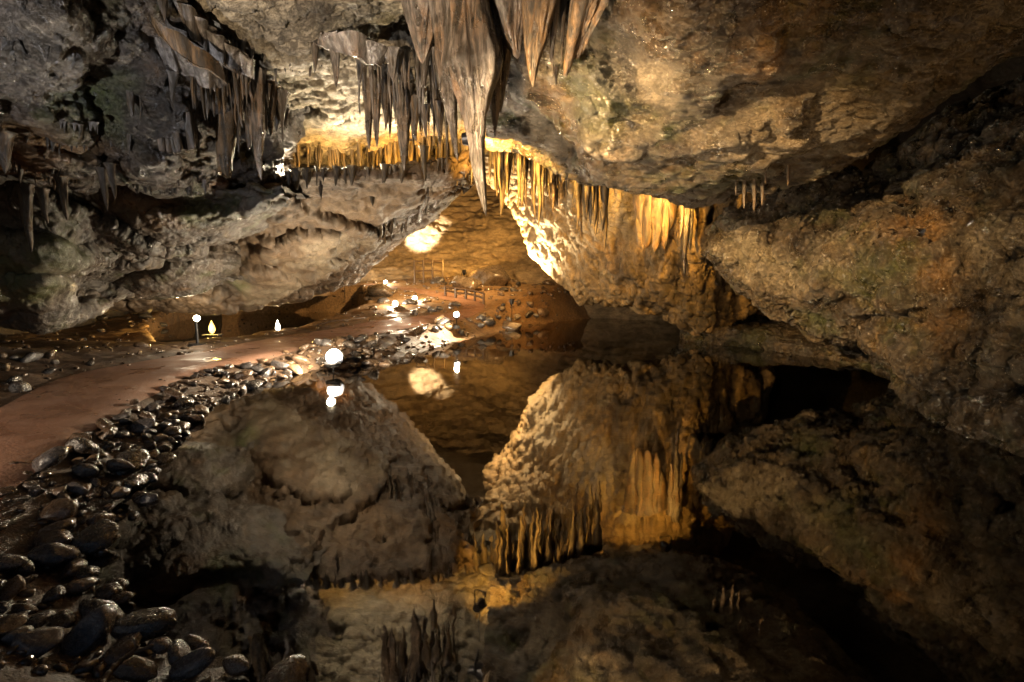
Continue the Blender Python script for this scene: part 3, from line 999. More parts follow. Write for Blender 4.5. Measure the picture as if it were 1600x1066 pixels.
def drapery(top, bot, mat, label, group=None, waves=5, amp=.05, thick=.035, nu=60, nv=30, seed=1, name='drapery'):
    """A hanging wavy sheet of flowstone with real thickness, from one pixel contour to another."""
    A = cr_weights(len(top), nu) @ np.array([P(*q) for q in top])
    B = cr_weights(len(bot), nu) @ np.array([P(*q) for q in bot])
    u = np.linspace(0, 1, nu)
    t = np.linspace(-.05, 1, nv)
    V = A[:, None, :] + (B - A)[:, None, :] * t[None, :, None]
    N = grid_normals(V)
    wv = np.sin(u * waves * 6.28 + seed)[:, None] * amp * (.35 + .65 * np.clip(t, 0, 1))[None, :]
    wv = wv + .4 * amp * np.sin(u * waves * 15 + seed * 2)[:, None]
    V = V + N * wv[..., None]
    V = V + N * (.05 * fbm(V.reshape(-1, 3) * np.array((5, 5, 1.5)), 3, seed).reshape(nu, nv))[..., None]
    V[..., 2] -= (.10 * np.abs(fbm(np.stack([u * 9, u * 0 + seed, u * 0], 1), 3, seed)))[:, None] * np.clip(t, 0, 1)[None, :] * np.linalg.norm(B - A, axis=1).mean() * 2
    N = grid_normals(V)
    th = thick * (1 - .75 * np.clip(t, 0, 1))[None, :, None] * (np.sin(np.clip(u, .02, .98) * math.pi) ** .35)[:, None, None]
    c = A[nu // 2]
    Fv, Bv = V + N * th - c, V - N * th - c
    n = nu * nv
    f1 = grid_faces(nu, nv)
    f2 = f1[:, ::-1] + n
    e = []
    for i in range(nu - 1):
        e.append((i * nv + nv - 1, i * nv + nv - 1 + n, (i + 1) * nv + nv - 1 + n, (i + 1) * nv + nv - 1))
        e.append((i * nv, (i + 1) * nv, (i + 1) * nv + n, i * nv + n))
    for j in range(nv - 1):
        e.append((j, j + n, j + 1 + n, j + 1))
        b0 = (nu - 1) * nv + j
        e.append((b0, b0 + 1, b0 + 1 + n, b0 + n))
    me = mesh_np('drapery', np.vstack([Fv.reshape(-1, 3), Bv.reshape(-1, 3)]), np.ascontiguousarray(np.vstack([f1, f2, np.array(e)])))
    o = link(name, me, M[GMAT[mat]], None, c)
    tag(o, label, 'flowstone', group)
    return o


def curtain(top, n, lens, w, mat, label, group=None, spread=.08, name='flowstone_curtain', power=.6):
    """Many ribs fused into one curtain of flowstone: one thing, one mesh."""
    pts = np.array([P(*q) for q in top])
    seg = np.linspace(0, 1, len(pts))
    lw = np.interp
    Vs, Fs, off = [], [], 0
    c0 = pts.mean(0)
    px = F / c0[1]
    for k in range(n):
        _seed[0] += 1
        s_ = (k + random.uniform(.2, .8)) / n
        p = np.array([lw(s_, seg, pts[:, c]) for c in range(3)])
        p = p + np.array((0, random.uniform(-spread, spread), random.uniform(0, .03)))
        L = random.uniform(*lens) / px
        me = stal_mesh(random.uniform(*w) / 2 / px, np.array((random.uniform(-.04, .04) * L, 0, -L)), 3, .2, _seed[0], nt=14, nz=24, power=power, flare=.3)
        v = np.zeros(len(me.vertices) * 3, np.float32)
        me.vertices.foreach_get('co', v)
        f = np.zeros(len(me.loops), np.int32)
        me.loops.foreach_get('vertex_index', f)
        bpy.data.meshes.remove(me)
        Vs.append(v.reshape(-1, 3) + (p - c0))
        Fs.append(f.reshape(-1, 4) + off)
        off += len(v) // 3
    o = link(name, mesh_np(name, np.vstack(Vs), np.ascontiguousarray(np.vstack(Fs))), M[GMAT[mat]], None, c0)
    tag(o, label, 'flowstone', group, 'stuff' if name == 'straw_fringe' else None)
    return o


# the huge central stalactite with its side lobes
big = stal((730, -30), (756, 337), 4.5, 82, 'pale', 'huge pale fluted stalactite hanging at the top centre over the pool', flutes=4, amp=.22,
           nt=96, nz=150, lump=.28, prof=[(-.12, .95), (0, .82), (.12, .74), (.25, .82), (.35, .98), (.42, .85), (.5, .57), (.58, .42), (.68, .31), (.8, .22), (.9, .14), (.97, .07), (1, .01)])
stal((690, 0), (716, 252), 4.65, 38, 'pale', 'long thin greyish stalactite hugging the left side of the huge central stalactite', flutes=3, amp=.22, nt=48, nz=70,
     prof=[(-.12, .9), (0, .95), (.2, .7), (.45, .8), (.6, .6), (.8, .33), (.95, .15), (1, .01)], lump=.25)
stal((768, -20), (774, 215), 4.75, 40, 'dark', 'dark slim stalactite fused to the right side of the huge central stalactite', flutes=3, amp=.22, nt=40, nz=60,
     prof=[(-.12, 1.2), (0, 1.1), (.3, .8), (.5, .75), (.75, .4), (1, .01)], lump=.25)
stal((668, -10), (660, 100), 4.8, 60, 'pale', 'stubby brown stalactite high up, left of the huge central stalactite', flutes=4, amp=.25, power=.7)
stal((788, -10), (782, 178), 4.9, 40, 'dark', 'dark narrow stalactite tucked behind the right side of the huge stalactite', flutes=3, amp=.2)
stal((800, -10), (808, 92), 4.5, 50, 'pale', 'knobbly pale stalactite between the huge stalactite and the orange one', flutes=4, amp=.25, power=.6)
stal((844, -20), (832, 138), 4.2, 52, 'orange', 'orange pointed stalactite right of the huge central stalactite', flutes=3, amp=.18, power=.85)
stal((868, -20), (864, 120), 4.25, 15, 'pale', 'slim straight stalactite just right of the orange pointed one', flutes=3)
stal((880, -10), (876, 108), 4.3, 12, 'orange', 'slim short twin stalactite right of the slim straight one', flutes=3)
drapery([(900, -30, 4.0), (930, -30, 4.0), (962, -30, 4.0)], [(879, 104, 4.3), (888, 96, 4.3), (906, 68, 4.25)], 'orange',
        'slanting orange flowstone blade right of the slim stalactites at the top', waves=1.2, amp=.03, thick=.07, seed=3)

# upper left: long slanting flowstone blades
drapery([(196, -20, 4.6), (225, -15, 4.6), (262, 30, 4.7), (300, 62, 4.8), (345, 95, 5.0)],
        [(232, 70, 4.9), (258, 98, 4.9), (282, 112, 5.0), (310, 125, 5.0), (350, 128, 5.2)], 'pale',
        'bluish white slanting flowstone sheet at the upper left', waves=2.2, amp=.05, thick=.05, seed=5)
drapery([(232, 28, 4.5), (270, 52, 4.55), (310, 80, 4.65), (350, 108, 4.8)],
        [(248, 52, 4.5), (285, 84, 4.55), (322, 110, 4.65), (356, 128, 4.8)], 'orange',
        'orange slanting flowstone rib lying across the white sheet at the upper left', waves=1, amp=.02, thick=.05, seed=6)
drapery([(262, -20, 4.6), (300, 20, 4.7), (345, 60, 4.9), (395, 95, 5.1)],
        [(280, 30, 4.7), (315, 70, 4.8), (350, 100, 5.0), (398, 125, 5.2)], 'pale',
        'pale brown slanting flowstone sheet above the orange rib at the upper left', waves=2.5, amp=.05, thick=.05, seed=7)
stal((252, -15), (258, 34), 4.5, 16, 'dark', 'short lone stalactite above the slanting flowstone at the upper left')
drapery([(335, 165, 5.9), (355, 160, 5.8), (380, 168, 5.9)], [(340, 205, 5.9), (352, 270, 5.8), (366, 235, 5.9)], 'orange',
        'wedge shaped brown flowstone flap over the left shelf', waves=1, amp=.05, thick=.07, seed=8)
drapery([(225, 140, 5.3), (260, 150, 5.3), (300, 165, 5.4)], [(240, 215, 5.4), (272, 238, 5.4), (312, 225, 5.5)], 'dark',
        'broad folded brown flowstone sheet left of the wedge shaped flap', waves=4, amp=.06, thick=.05, seed=9)
stal((400, 110), (408, 282), 5.6, 24, 'pale', 'long ribbed pale stalactite reaching down to the left shelf', flutes=4, amp=.25, power=.6)
stal((386, 120), (390, 232), 5.7, 18, 'orange', 'thin orange stalactite left of the long ribbed pale one', power=.6)
stal((376, 110), (378, 200), 5.6, 14, 'dark', 'slim brown stalactite second left of the long ribbed pale one', power=.6)
stal((420, 140), (424, 214), 5.8, 22, 'orange', 'stubby orange stalactite right of the long ribbed pale one', power=.7)
stal((440, 150), (442, 200), 5.9, 16, 'dark', 'small brown stalactite right of the stubby orange one')
comb([(352, 62, 5.2), (380, 66, 5.2), (412, 70, 5.3)], 8, (18, 34), (6, 10), 'pale', 'small pale stalactite in the row under the upper left ceiling',
     'row of small stalactites under the upper left ceiling')
comb([(420, 70, 5.4), (460, 78, 5.4), (500, 60, 5.5)], 6, (10, 40), (6, 12), 'pale', 'small pale stalactite fringing the rim left of the rock bridge',
     'stalactites left of the rock bridge')

# rock bridge below the middle ceiling and what hangs from it
drapery([(498, 55, 5.3), (530, 58, 5.2), (565, 66, 5.2), (606, 80, 5.3)], [(500, 72, 5.3), (535, 82, 5.2), (570, 98, 5.2), (600, 100, 5.3)], 'pale',
        'greyish rock bridge jutting below the middle ceiling', waves=1.5, amp=.05, thick=.1, seed=12, name='rock_bridge')
for (x, y0, y1, w, m, lb) in [
    (524, 72, 138, 14, 'pale', 'thin pale stalactite hanging from the left end of the rock bridge'),
    (491, 60, 112, 12, 'dark', 'thin brown stalactite just left of the rock bridge'),
    (574, 100, 236, 20, 'dark', 'long brown stalactite hanging below the rock bridge'),
    (588, 110, 232, 18, 'pale', 'long pale stalactite beside the long brown one below the rock bridge'),
    (601, 120, 205, 14, 'dark', 'short brown stalactite right of the long pair below the rock bridge'),
    (612, 84, 128, 18, 'pale', 'short pale stalactite at the right end of the rock bridge'),
    (630, 150, 268, 24, 'dark', 'long two toned stalactite halfway between rock bridge and huge stalactite'),
    (648, 160, 222, 14, 'orange', 'small orange stalactite right of the long two toned one'),
    (664, 170, 216, 12, 'dark', 'small brown stalactite second right of the long two toned one'),
    (686, 168, 228, 14, 'orange', 'small orange stalactite just left of the huge stalactite tip group'),
    (662, 235, 285, 10, 'amber', 'slim amber stalactite below the small brown one near the shelf'),
]:
    stal((x, y0), (x + 2, y1), 6.6 if y1 > 140 else 5.3, w, m, lb, None, flutes=3, amp=.2, power=.65)

# combs under lips
comb([(455, 226, 8.4), (520, 232, 8.5), (600, 232, 8.7), (700, 218, 9.0)], 34, (6, 42), (4, 9), 'amber',
     'thin amber stalactite fringing the back of the lit shelf slot', 'stalactites in the lit shelf slot')
comb([(430, 280, 7.25), (480, 272, 7.35), (560, 272, 7.45), (640, 266, 7.7), (700, 256, 8.2)], 30, (2, 24), (5, 12), 'amber',
     'short amber stalactite along the lit shelf edge', 'short stalactites along the lit shelf edge')
comb([(20, 168, 4.75), (70, 186, 4.8), (110, 202, 4.9), (155, 200, 5.0)], 20, (6, 18), (4, 7), 'pale',
     'tiny pale stalactite on the comb at the far left', 'comb of tiny stalactites at the far left')
comb([(0, 258, 5.1), (45, 258, 5.2), (95, 258, 5.3)], 12, (8, 22), (4, 8), 'orange',
     'small orange stalactite under the lowest ledge at the far left', 'stalactites under the far left ledge')
comb([(225, 385, 7.55), (262, 378, 7.65), (300, 372, 7.7), (340, 368, 7.7)], 16, (6, 16), (4, 7), 'pale',
     'tiny pale stalactite above the wedged boulder on the left', 'tiny stalactites above the wedged boulder')
for (x, y0, y1, w) in [(40, 300, 395, 16), (66, 300, 350, 12), (160, 270, 330, 12), (172, 262, 312, 10), (96, 285, 345, 14)]:
    stal((x, y0), (x + 8, y1), 5.4, w, 'dark', {40: 'longest dark dripstone in the black recess at the far left', 66: 'dark dripstone right of the longest one in the far left recess',
         160: 'brown dripstone below the ledge, left one of a pair', 172: 'brown dripstone below the ledge, right one of a pair',
         96: 'stubby dark dripstone between the far left recess and the pair below the ledge'}[x], None, flutes=3, power=.6)
stal((4, 215), (8, 272), 4.7, 26, 'orange', 'chunky orange and white dripstone cut by the left picture edge', flutes=3)

# dense amber curtain right of the huge stalactite
for k in range(64):
    x = 772 + 176 * ((k + random.uniform(-.3, 1.3)) / 64)
    t = max(0, min(1, (x - 776) / 165))
    y0 = 203 + 55 * t ** 2
    y1 = y0 + 25 + 125 * random.random() ** 1.3
    stal((x, y0), (x + random.uniform(-3, 3), y1), 9.1 + random.uniform(-.6, .9), random.uniform(4, 9) + 10 * random.random() ** 3, 'amber' if k % 3 else 'orange',
         'amber stalactite in the dense curtain right of the huge central stalactite', 'dense amber curtain right of the huge stalactite', flutes=3, amp=.2,
         power=random.uniform(.35, .8))
for k in range(9):
    x = 690 + 8 * k + random.uniform(-2, 2)
    stal((x, 205), (x, random.uniform(232, 300)), 9.3 + random.uniform(-.3, .3), random.uniform(8, 14), 'amber',
         'amber stalactite behind the tip of the huge stalactite, left side', 'amber stalactites left behind the huge stalactite', flutes=3, power=.6)
curtain([(900, 255, 9.0), (920, 260, 8.9), (950, 268, 8.8)], 9, (60, 95), (10, 18), 'amber', 'folded amber flowstone at the right end of the dense curtain')
curtain([(1000, 292, 11.2), (1022, 296, 10.9), (1050, 300, 10.9)], 9, (60, 100), (16, 26), 'orange', 'brown flowstone curtain in the alcove under the right ceiling', power=.4)
curtain([(1066, 290, 10.8), (1076, 290, 10.8), (1084, 292, 10.8)], 4, (70, 140), (7, 11), 'pale', 'narrow pale flowstone ribbon running down the alcove', power=.4)
drapery([(580, 270, 8.2), (600, 272, 8.3), (625, 275, 8.5)], [(575, 345, 9.6), (592, 362, 9.9), (606, 350, 10.1)], 'dark',
        'folded brown flowstone ribs on the left overhang below the shelf', waves=6, amp=.06, thick=.04, seed=17)
drapery([(650, 262, 8.3), (680, 260, 8.5), (712, 250, 8.8)], [(625, 350, 10.6), (655, 330, 10.4), (690, 295, 9.8)], 'dark',
        'folded brown flowstone ribs along the right edge of the left overhang', waves=6, amp=.06, thick=.04, seed=18)

# more fringes, uneven, along cracks and rims of the upper left
for (pts, n, lens, w, mat, what) in [
    ([(205, 130, 5.1), (240, 120, 5.1), (290, 140, 5.2), (330, 150, 5.4)], 16, (12, 70), (5, 13), 'pale', 'below the slanting flowstone'),
    ([(300, 60, 4.9), (345, 100, 5.1), (398, 118, 5.3)], 14, (15, 60), (5, 12), 'orange', 'along the lower rim of the slanting sheets'),
    ([(170, 225, 5.4), (215, 215, 5.4), (260, 225, 5.5)], 12, (10, 45), (6, 14), 'dark', 'on the left wall above the shelf'),
    ([(330, 190, 5.9), (380, 180, 5.9), (450, 190, 6.1)], 16, (15, 75), (6, 14), 'orange', 'over the left end of the lit shelf'),
    ([(600, 95, 5.5), (650, 100, 5.6), (690, 90, 5.6)], 12, (15, 55), (6, 14), 'pale', 'high between rock bridge and huge stalactite'),
    ([(590, 160, 6.9), (640, 165, 7.0), (700, 160, 7.1)], 16, (20, 80), (6, 13), 'orange', 'in front of the scaly ceiling'),
    ([(430, 110, 5.7), (470, 100, 5.7), (520, 95, 5.7)], 10, (8, 36), (5, 10), 'pale', 'in front of the scaly ceiling, left part'),
    ([(560, 285, 8.3), (620, 283, 8.5), (690, 272, 8.9)], 14, (8, 36), (5, 11), 'amber', 'just under the right half of the shelf edge'),
    ([(350, 300, 7.6), (430, 300, 7.5), (540, 288, 7.7)], 14, (4, 22), (5, 10), 'dark', 'just under the left half of the shelf edge'),
    ([(800, 80, 5.2), (850, 70, 5.2), (910, 60, 5.1)], 9, (15, 50), (6, 13), 'orange', 'around the orange pointed stalactite'),
    ([(0, 190, 4.9), (60, 225, 5.1), (140, 228, 5.3)], 16, (5, 18), (4, 9), 'pale', 'under the brown shelf at the far left'),
]:
    comb(pts, n, lens, w, mat, 'thin stalactite ' + what, 'thin stalactites ' + what, dD=.15, up=14)

# dense fused fringes of fine straws
curtain([(765, 205, 9.2), (800, 206, 9.3), (850, 215, 9.4), (905, 240, 9.3)], 48, (18, 95), (3, 7), 'amber', 'dense fringe of fine golden straws behind the amber curtain', spread=.4, name='straw_fringe', power=.4)
curtain([(590, 236, 8.9), (650, 232, 9.1), (735, 220, 9.3)], 40, (12, 70), (3, 7), 'amber', 'dense fringe of fine golden straws left of the huge stalactite tip', spread=.3, name='straw_fringe', power=.4)
curtain([(440, 232, 8.3), (510, 236, 8.5), (590, 236, 8.7)], 34, (8, 40), (3, 6), 'amber', 'fringe of fine straws along the left part of the lit slot', spread=.25, name='straw_fringe', power=.4)
curtain([(300, 118, 5.2), (345, 130, 5.3), (410, 128, 5.5)], 26, (15, 70), (3, 8), 'orange', 'fringe of fine brown straws under the slanting flowstone', spread=.25, name='straw_fringe', power=.45)
curtain([(560, 108, 6.0), (620, 112, 6.1), (690, 105, 6.2)], 26, (15, 75), (3, 8), 'pale', 'fringe of fine pale straws between rock bridge and huge stalactite', spread=.3, name='straw_fringe', power=.45)
curtain([(0, 262, 5.2), (60, 266, 5.4), (150, 262, 5.6)], 28, (6, 30), (3, 7), 'orange', 'fringe of fine straws along the rim of the far left ledge', spread=.15, name='straw_fringe', power=.5)
curtain([(200, 288, 5.9), (260, 294, 6.1), (330, 286, 6.4)], 24, (4, 20), (3, 7), 'pale', 'fringe of fine straws along the rim left of the lit shelf', spread=.15, name='straw_fringe', power=.5)

# soda straws below the right ceiling slab
for (x, y0, y1, w, lb) in [
    (1150, 285, 306, 4, 'shortest thin straw stalactite, leftmost below the right ceiling slab'),
    (1163, 285, 326, 6, 'thin straw stalactite second from the left below the right ceiling slab'),
    (1178, 285, 330, 7, 'straw stalactite third from the left below the right ceiling slab'),
    (1191, 285, 322, 6, 'straw stalactite fourth from the left beside the wall crack'),
    (1196, 255, 288, 5, 'straw stalactite on the slab rim above the third and fourth straws'),
    (1231, 240, 292, 6, 'longest straw stalactite on the rim of the right ceiling slab'),
    (1355, 225, 250, 5, 'single short straw stalactite near the middle of the slab rim'),
    (1552, 70, 96, 6, 'single short straw stalactite at the upper right of the slab rim'),
]:
    Dm = float(np.interp(x, lx, ld)) - (.25 if x in (1196, 1231) else .0)
    stal((x, y0 - 8), (x, y1), Dm, w, 'orange', lb, None, flutes=2, amp=.1, power=.3, nt=8, nz=12, flare=.6)
curtain([(1470, 520, 5.75), (1488, 516, 5.7), (1508, 528, 5.6)], 7, (90, 165), (18, 30), 'orange', 'orange flowstone column on the right wall near the water', power=.45, spread=.08)
curtain([(1500, 530, 5.6), (1530, 540, 5.5), (1560, 545, 5.35)], 6, (18, 34), (22, 34), 'pale', 'pale flowstone lobes spreading right of the orange column on the right wall', power=.5, spread=.06)

# ------------------------------------------------------------------ stones
def stone_meshes(n, sub, seed, flat=(.5, .75), cuts=4, hard=.7):
    import bmesh
    out = []
    r_ = np.random.default_rng(seed)
    for k in range(n):
        bm = bmesh.new()
        bmesh.ops.create_icosphere(bm, subdivisions=sub, radius=1)
        V = np.array([v.co[:] for v in bm.verts])
        q = V * .8 + r_.uniform(0, 50, 3)
        r = 1 + .3 * fbm(q, 3, 300 + k)
        # flatten a few random sides, as on broken and rolled stones
        for _ in range(cuts):
            d = r_.normal(size=3)
            d /= np.linalg.norm(d)
            lim = r_.uniform(.55, .85)
            s = V @ d
            r = np.where(s * r > lim, r * (1 - hard * (1 - lim / np.maximum(s * r, 1e-3))), r)
        V2 = V * r[:, None] * np.array((r_.uniform(.95, 1.55), r_.uniform(.7, 1.0), r_.uniform(*flat)))
        for v, c in zip(bm.verts, V2):
            v.co = c
        me = bpy.data.meshes.new('stone')
        bm.to_mesh(me)
        bm.free()
        me.polygons.foreach_set('use_smooth', np.ones(len(me.polygons), dtype=bool))
        me.materials.append(M['stone'])
        out.append(me)
    return out


SM = stone_meshes(12, 4, 31)
RM = stone_meshes(8, 3, 33, (.6, 1.0))
BM = stone_meshes(4, 4, 57, (.6, .8), 16, 1.0)


STONE_COL = {'slate grey': (.07, .066, .07), 'dark brown': (.1, .06, .035), 'black': (.03, .027, .026), 'tan': (.22, .14, .075)}


def put_stone(me, x, y, z, r, label, group, name, cat='stone'):
    o = link(name, me, None, None, (x, y, z))
    cn = random.choices(list(STONE_COL), (4, 4, 2, 2))[0]
    k = random.uniform(.8, 1.25)
    o.color = (*[c * k for c in STONE_COL[cn]], 1)
    label = label.replace('COLOUR', cn)
    group = group.replace('COLOUR', cn)
    o.scale = (r, r, r)
    o.rotation_euler = (random.uniform(-.5, .5), random.uniform(-.5, .5), random.uniform(0, 6.28))
    tag(o, label, cat, group)
    return o


placed = []


def try_place(x, y, r, k=.78):
    for (a, b, c) in placed:
        if (a - x) ** 2 + (b - y) ** 2 < ((c + r) * k) ** 2:
            return False
    placed.append((x, y, r))
    return True


def where(y):
    if y < 2.6:
        return 'in the bottom left corner'
    if y < 4.5:
        return 'on the near bank below the wide path'
    if y < 7:
        return 'midway along the bank between path and pool'
    return 'at the far bank end near the brightest lamp'


def bank():
    """Wet stones heaped between the path and the pool."""
    cand = []
    tries = 0
    sh = shore[(shore[:, 1] > 1.2) & (shore[:, 1] < 11)]
    while len(cand) < 295 and tries < 30000:
        tries += 1
        k = random.randrange(len(sh) - 1)
        t = random.random()
        a = sh[k] * (1 - t) + sh[k + 1] * t
        if np.linalg.norm(sh[k + 1] - sh[k]) < random.random() * 1.6:
            continue
        near = PR[np.argmin(np.linalg.norm(PR - a, axis=1))]
        s_ = random.uniform(-.22, 1.0)
        x, y = a + (near - a) * s_
        if y < 1.3:
            continue
        pd = float(path_dist(np.array([x]), np.array([y]))[0])
        if pd < .0 and s_ < .97:
            continue
        r = random.choice((.03, .035, .04, .045, .05, .055, .06, .07, .08, .1, .125)) * random.uniform(.85, 1.2)
        if y < 3.2:
            r *= random.uniform(.9, 1.15)
        if not try_place(x, y, r, .6):
            continue
        cand.append((x, y, r))
    zs = ground_z(np.array([c[0] for c in cand]), np.array([c[1] for c in cand]))
    for (x, y, r), z in zip(cand, zs):
        put_stone(random.choice(SM), x, y, max(z, -.1) + r * .35 + random.uniform(0, .05), r,
                  ('large' if r > .085 else 'small') + ' COLOUR wet stone ' + where(y), 'wet COLOUR stones ' + where(y), 'stone')


bank()


def rubble():
    spots = []
    regs = [((500, 640), (520, 568), 18, .06, .13), ((640, 860), (470, 525), 26, .08, .2), ((560, 720), (462, 492), 12, .08, .16),
            ((0, 300), (560, 625), 10, .05, .1), ((600, 860), (436, 458), 10, .1, .25), ((100, 300), (490, 550), 12, .06, .16)]
    for (xa, xb), (ya, yb), n, r0, r1 in regs:
        k = 0
        tr = 0
        while k < n and tr < 900:
            tr += 1
            p = ground_hit(random.uniform(xa, xb), random.uniform(ya, yb))
            if path_dist(p[:1], p[1:2])[0] < .1 or signed_shore(p[:1], p[1:2])[0] < -.1:
                continue
            r = random.uniform(r0, r1)
            if not try_place(p[0], p[1], r, .6):
                continue
            spots.append((p[0], p[1], r, xa))
            k += 1
    zs = ground_z(np.array([s[0] for s in spots]), np.array([s[1] for s in spots]))
    lab = {500: 'rubble stone between path and pool near the brightest lamp', 640: 'rubble stone on the bank right of the path bend',
           560: 'rubble stone inside the loop of the winding path', 0: 'small stone along the left path edge',
           600: 'rubble stone on the sandy floor of the far chamber', 100: 'rock lying below the left overhang'}
    for (x, y, r, key), z in zip(spots, zs):
        put_stone(random.choice(RM), x, y, z + r * .3, r, 'COLOUR ' + lab[key], 'COLOUR ' + lab[key], 'rubble_rock', 'rock')


rubble()


def debris():
    """Countless small chips between the stones and over the far floor, one mass."""
    src = []
    for me in RM[:4]:
        v = np.zeros(len(me.vertices) * 3, np.float32)
        me.vertices.foreach_get('co', v)
        v = v.reshape(-1, 3)
        # a cheap chip: the twelve corners of an icosahedron on the stone's surface
        ico = [(0, 1, 1.618), (0, -1, 1.618), (0, 1, -1.618), (0, -1, -1.618), (1, 1.618, 0), (-1, 1.618, 0), (1, -1.618, 0), (-1, -1.618, 0),
               (1.618, 0, 1), (-1.618, 0, 1), (1.618, 0, -1), (-1.618, 0, -1)]
        idx = [int(np.argmax(v @ np.array(d) / np.linalg.norm(d))) for d in ico]
        src.append(v[idx])
    fc = np.array([(0, 1, 8), (0, 9, 1), (0, 4, 5), (0, 8, 4), (0, 5, 9), (1, 6, 8), (1, 7, 6), (1, 9, 7), (2, 10, 3), (2, 3, 11), (2, 5, 4), (2, 4, 10), (2, 11, 5),
                   (3, 6, 7), (3, 10, 6), (3, 7, 11), (4, 8, 10), (5, 11, 9), (6, 10, 8), (7, 9, 11)])
    pts = []
    for (xa, xb), (ya, yb), n, r0, r1 in [((480, 870), (455, 560), 420, .02, .07), ((0, 470), (470, 560), 260, .02, .06), ((0, 480), (550, 660), 260, .012, .035), ((560, 900), (428, 465), 260, .03, .12), ((-20, 330), (650, 1080), 200, .015, .04)]:
        for _ in range(n):
            p = ground_hit(random.uniform(xa, xb), random.uniform(ya, yb))
            pts.append((p[0], p[1], random.uniform(r0, r1)))
    pts = np.array(pts)
    keep = (path_dist(pts[:, 0], pts[:, 1]) > .03 - .45 * rng.random(len(pts)) ** 3) & (signed_shore(pts[:, 0], pts[:, 1]) > -.15)
    pts = pts[keep]
    zs = ground_z(pts[:, 0], pts[:, 1])
    Vs, Fs = [], []
    for k, ((x, y, r), z) in enumerate(zip(pts, zs)):
        a = random.uniform(0, 6.28)
        R_ = np.array(((math.cos(a), -math.sin(a), 0), (math.sin(a), math.cos(a), 0), (0, 0, 1)))
        Vs.append((src[k % 4] * r) @ R_.T + np.array((x, y, z + r * .25)))
        Fs.append(fc + 12 * k)
    o = link('rubble', mesh_np('rubble', np.vstack(Vs), np.vstack(Fs), False), M['stone'])
    o.color = (.13, .085, .055, 1)
    tag(o, 'small dark stone chips scattered over the cave floor', 'rubble', None, 'stuff')


debris()


# ------------------------------------------------------------------ lamps
def cyl(r0, r1, p0, p1, n=16):
    p0, p1 = np.array(p0, float), np.array(p1, float)
    d = (p1 - p0) / np.linalg.norm(p1 - p0)
    a = np.cross(d, (0, 0, 1) if abs(d[2]) < .9 else (1, 0, 0))
    a /= np.linalg.norm(a)
    b = np.cross(d, a)
    vs_, fs = [], []
    for p, r in ((p0, r0), (p1, r1)):
        for k in range(n):
            t = 2 * math.pi * k / n
            vs_.append(p + (a * math.cos(t) + b * math.sin(t)) * r)
    for k in range(n):
        fs.append((k, (k + 1) % n, n + (k + 1) % n, n + k))
    fs.append(tuple(range(n))[::-1])
    fs.append(tuple(range(n, 2 * n)))
    return vs_, fs


def join(parts):
    V, Fc = [], []
    for v, f in parts:
        o = len(V)
        V += list(v)
        Fc += [tuple(i + o for i in q) for q in f]
    return V, Fc


def sphere(r, c=(0, 0, 0), n=12):
    V, Fc = [], []
    for i in range(n + 1):
        a = math.pi * i / n
        for j in range(n * 2):
            b = math.pi * j / n
            V.append((c[0] + r * math.sin(a) * math.cos(b), c[1] + r * math.sin(a) * math.sin(b), c[2] + r * math.cos(a)))
    m = n * 2
    for i in range(n):
        for j in range(m):
            Fc.append((i * m + j, (i + 1) * m + j, (i + 1) * m + (j + 1) % m, i * m + (j + 1) % m))
    return V, Fc


def lamp(loc, power, col, label, bulb='bulb_warm', r=.05, group=None, stake=.3, light_r=.06):
    """A small stake lamp: stake, hood and glowing bulb, with its light."""
    root = bpy.data.objects.new('lamp', None)
    COL.objects.link(root)
    root.location = Vector([float(c) for c in (loc[0], loc[1], loc[2] - stake)])
    tag(root, label, 'lamp', group)
    z = stake
    v, f = cyl(.012, .012, (0, .02, -.1), (0, .02, z - r))
    link('stake', mesh_np('stake', v, f), M['metal'], root)
    v, f = join([cyl(r * 1.2, r * 1.3, (0, .0, z - r * 1.6), (0, 0, z - r * .8))])
    link('socket', mesh_np('socket', v, f), M['metal'], root)
    v, f = join([cyl(.1, .08, (0, .02, -.06), (0, .02, .02)), cyl(r * 1.5, r * 1.5, (0, r * .9, z - r * .2), (0, r * 1.5, z - r * .2), 20)])
    link('base', mesh_np('base', v, f, False), M['metal'], root)
    v, f = sphere(r, (0, 0, z))
    link('bulb', mesh_np('bulb', v, f), M[bulb], root)
    ld_ = bpy.data.lights.new('lamp_light', 'POINT')
    ld_.energy = power
    ld_.color = col
    ld_.shadow_soft_size = light_r
    lo = bpy.data.objects.new('lamp_light', ld_)
    COL.objects.link(lo)
    lo.parent = root
    lo.location = (0, -r * 1.5, z + r * 1.6)
    return root


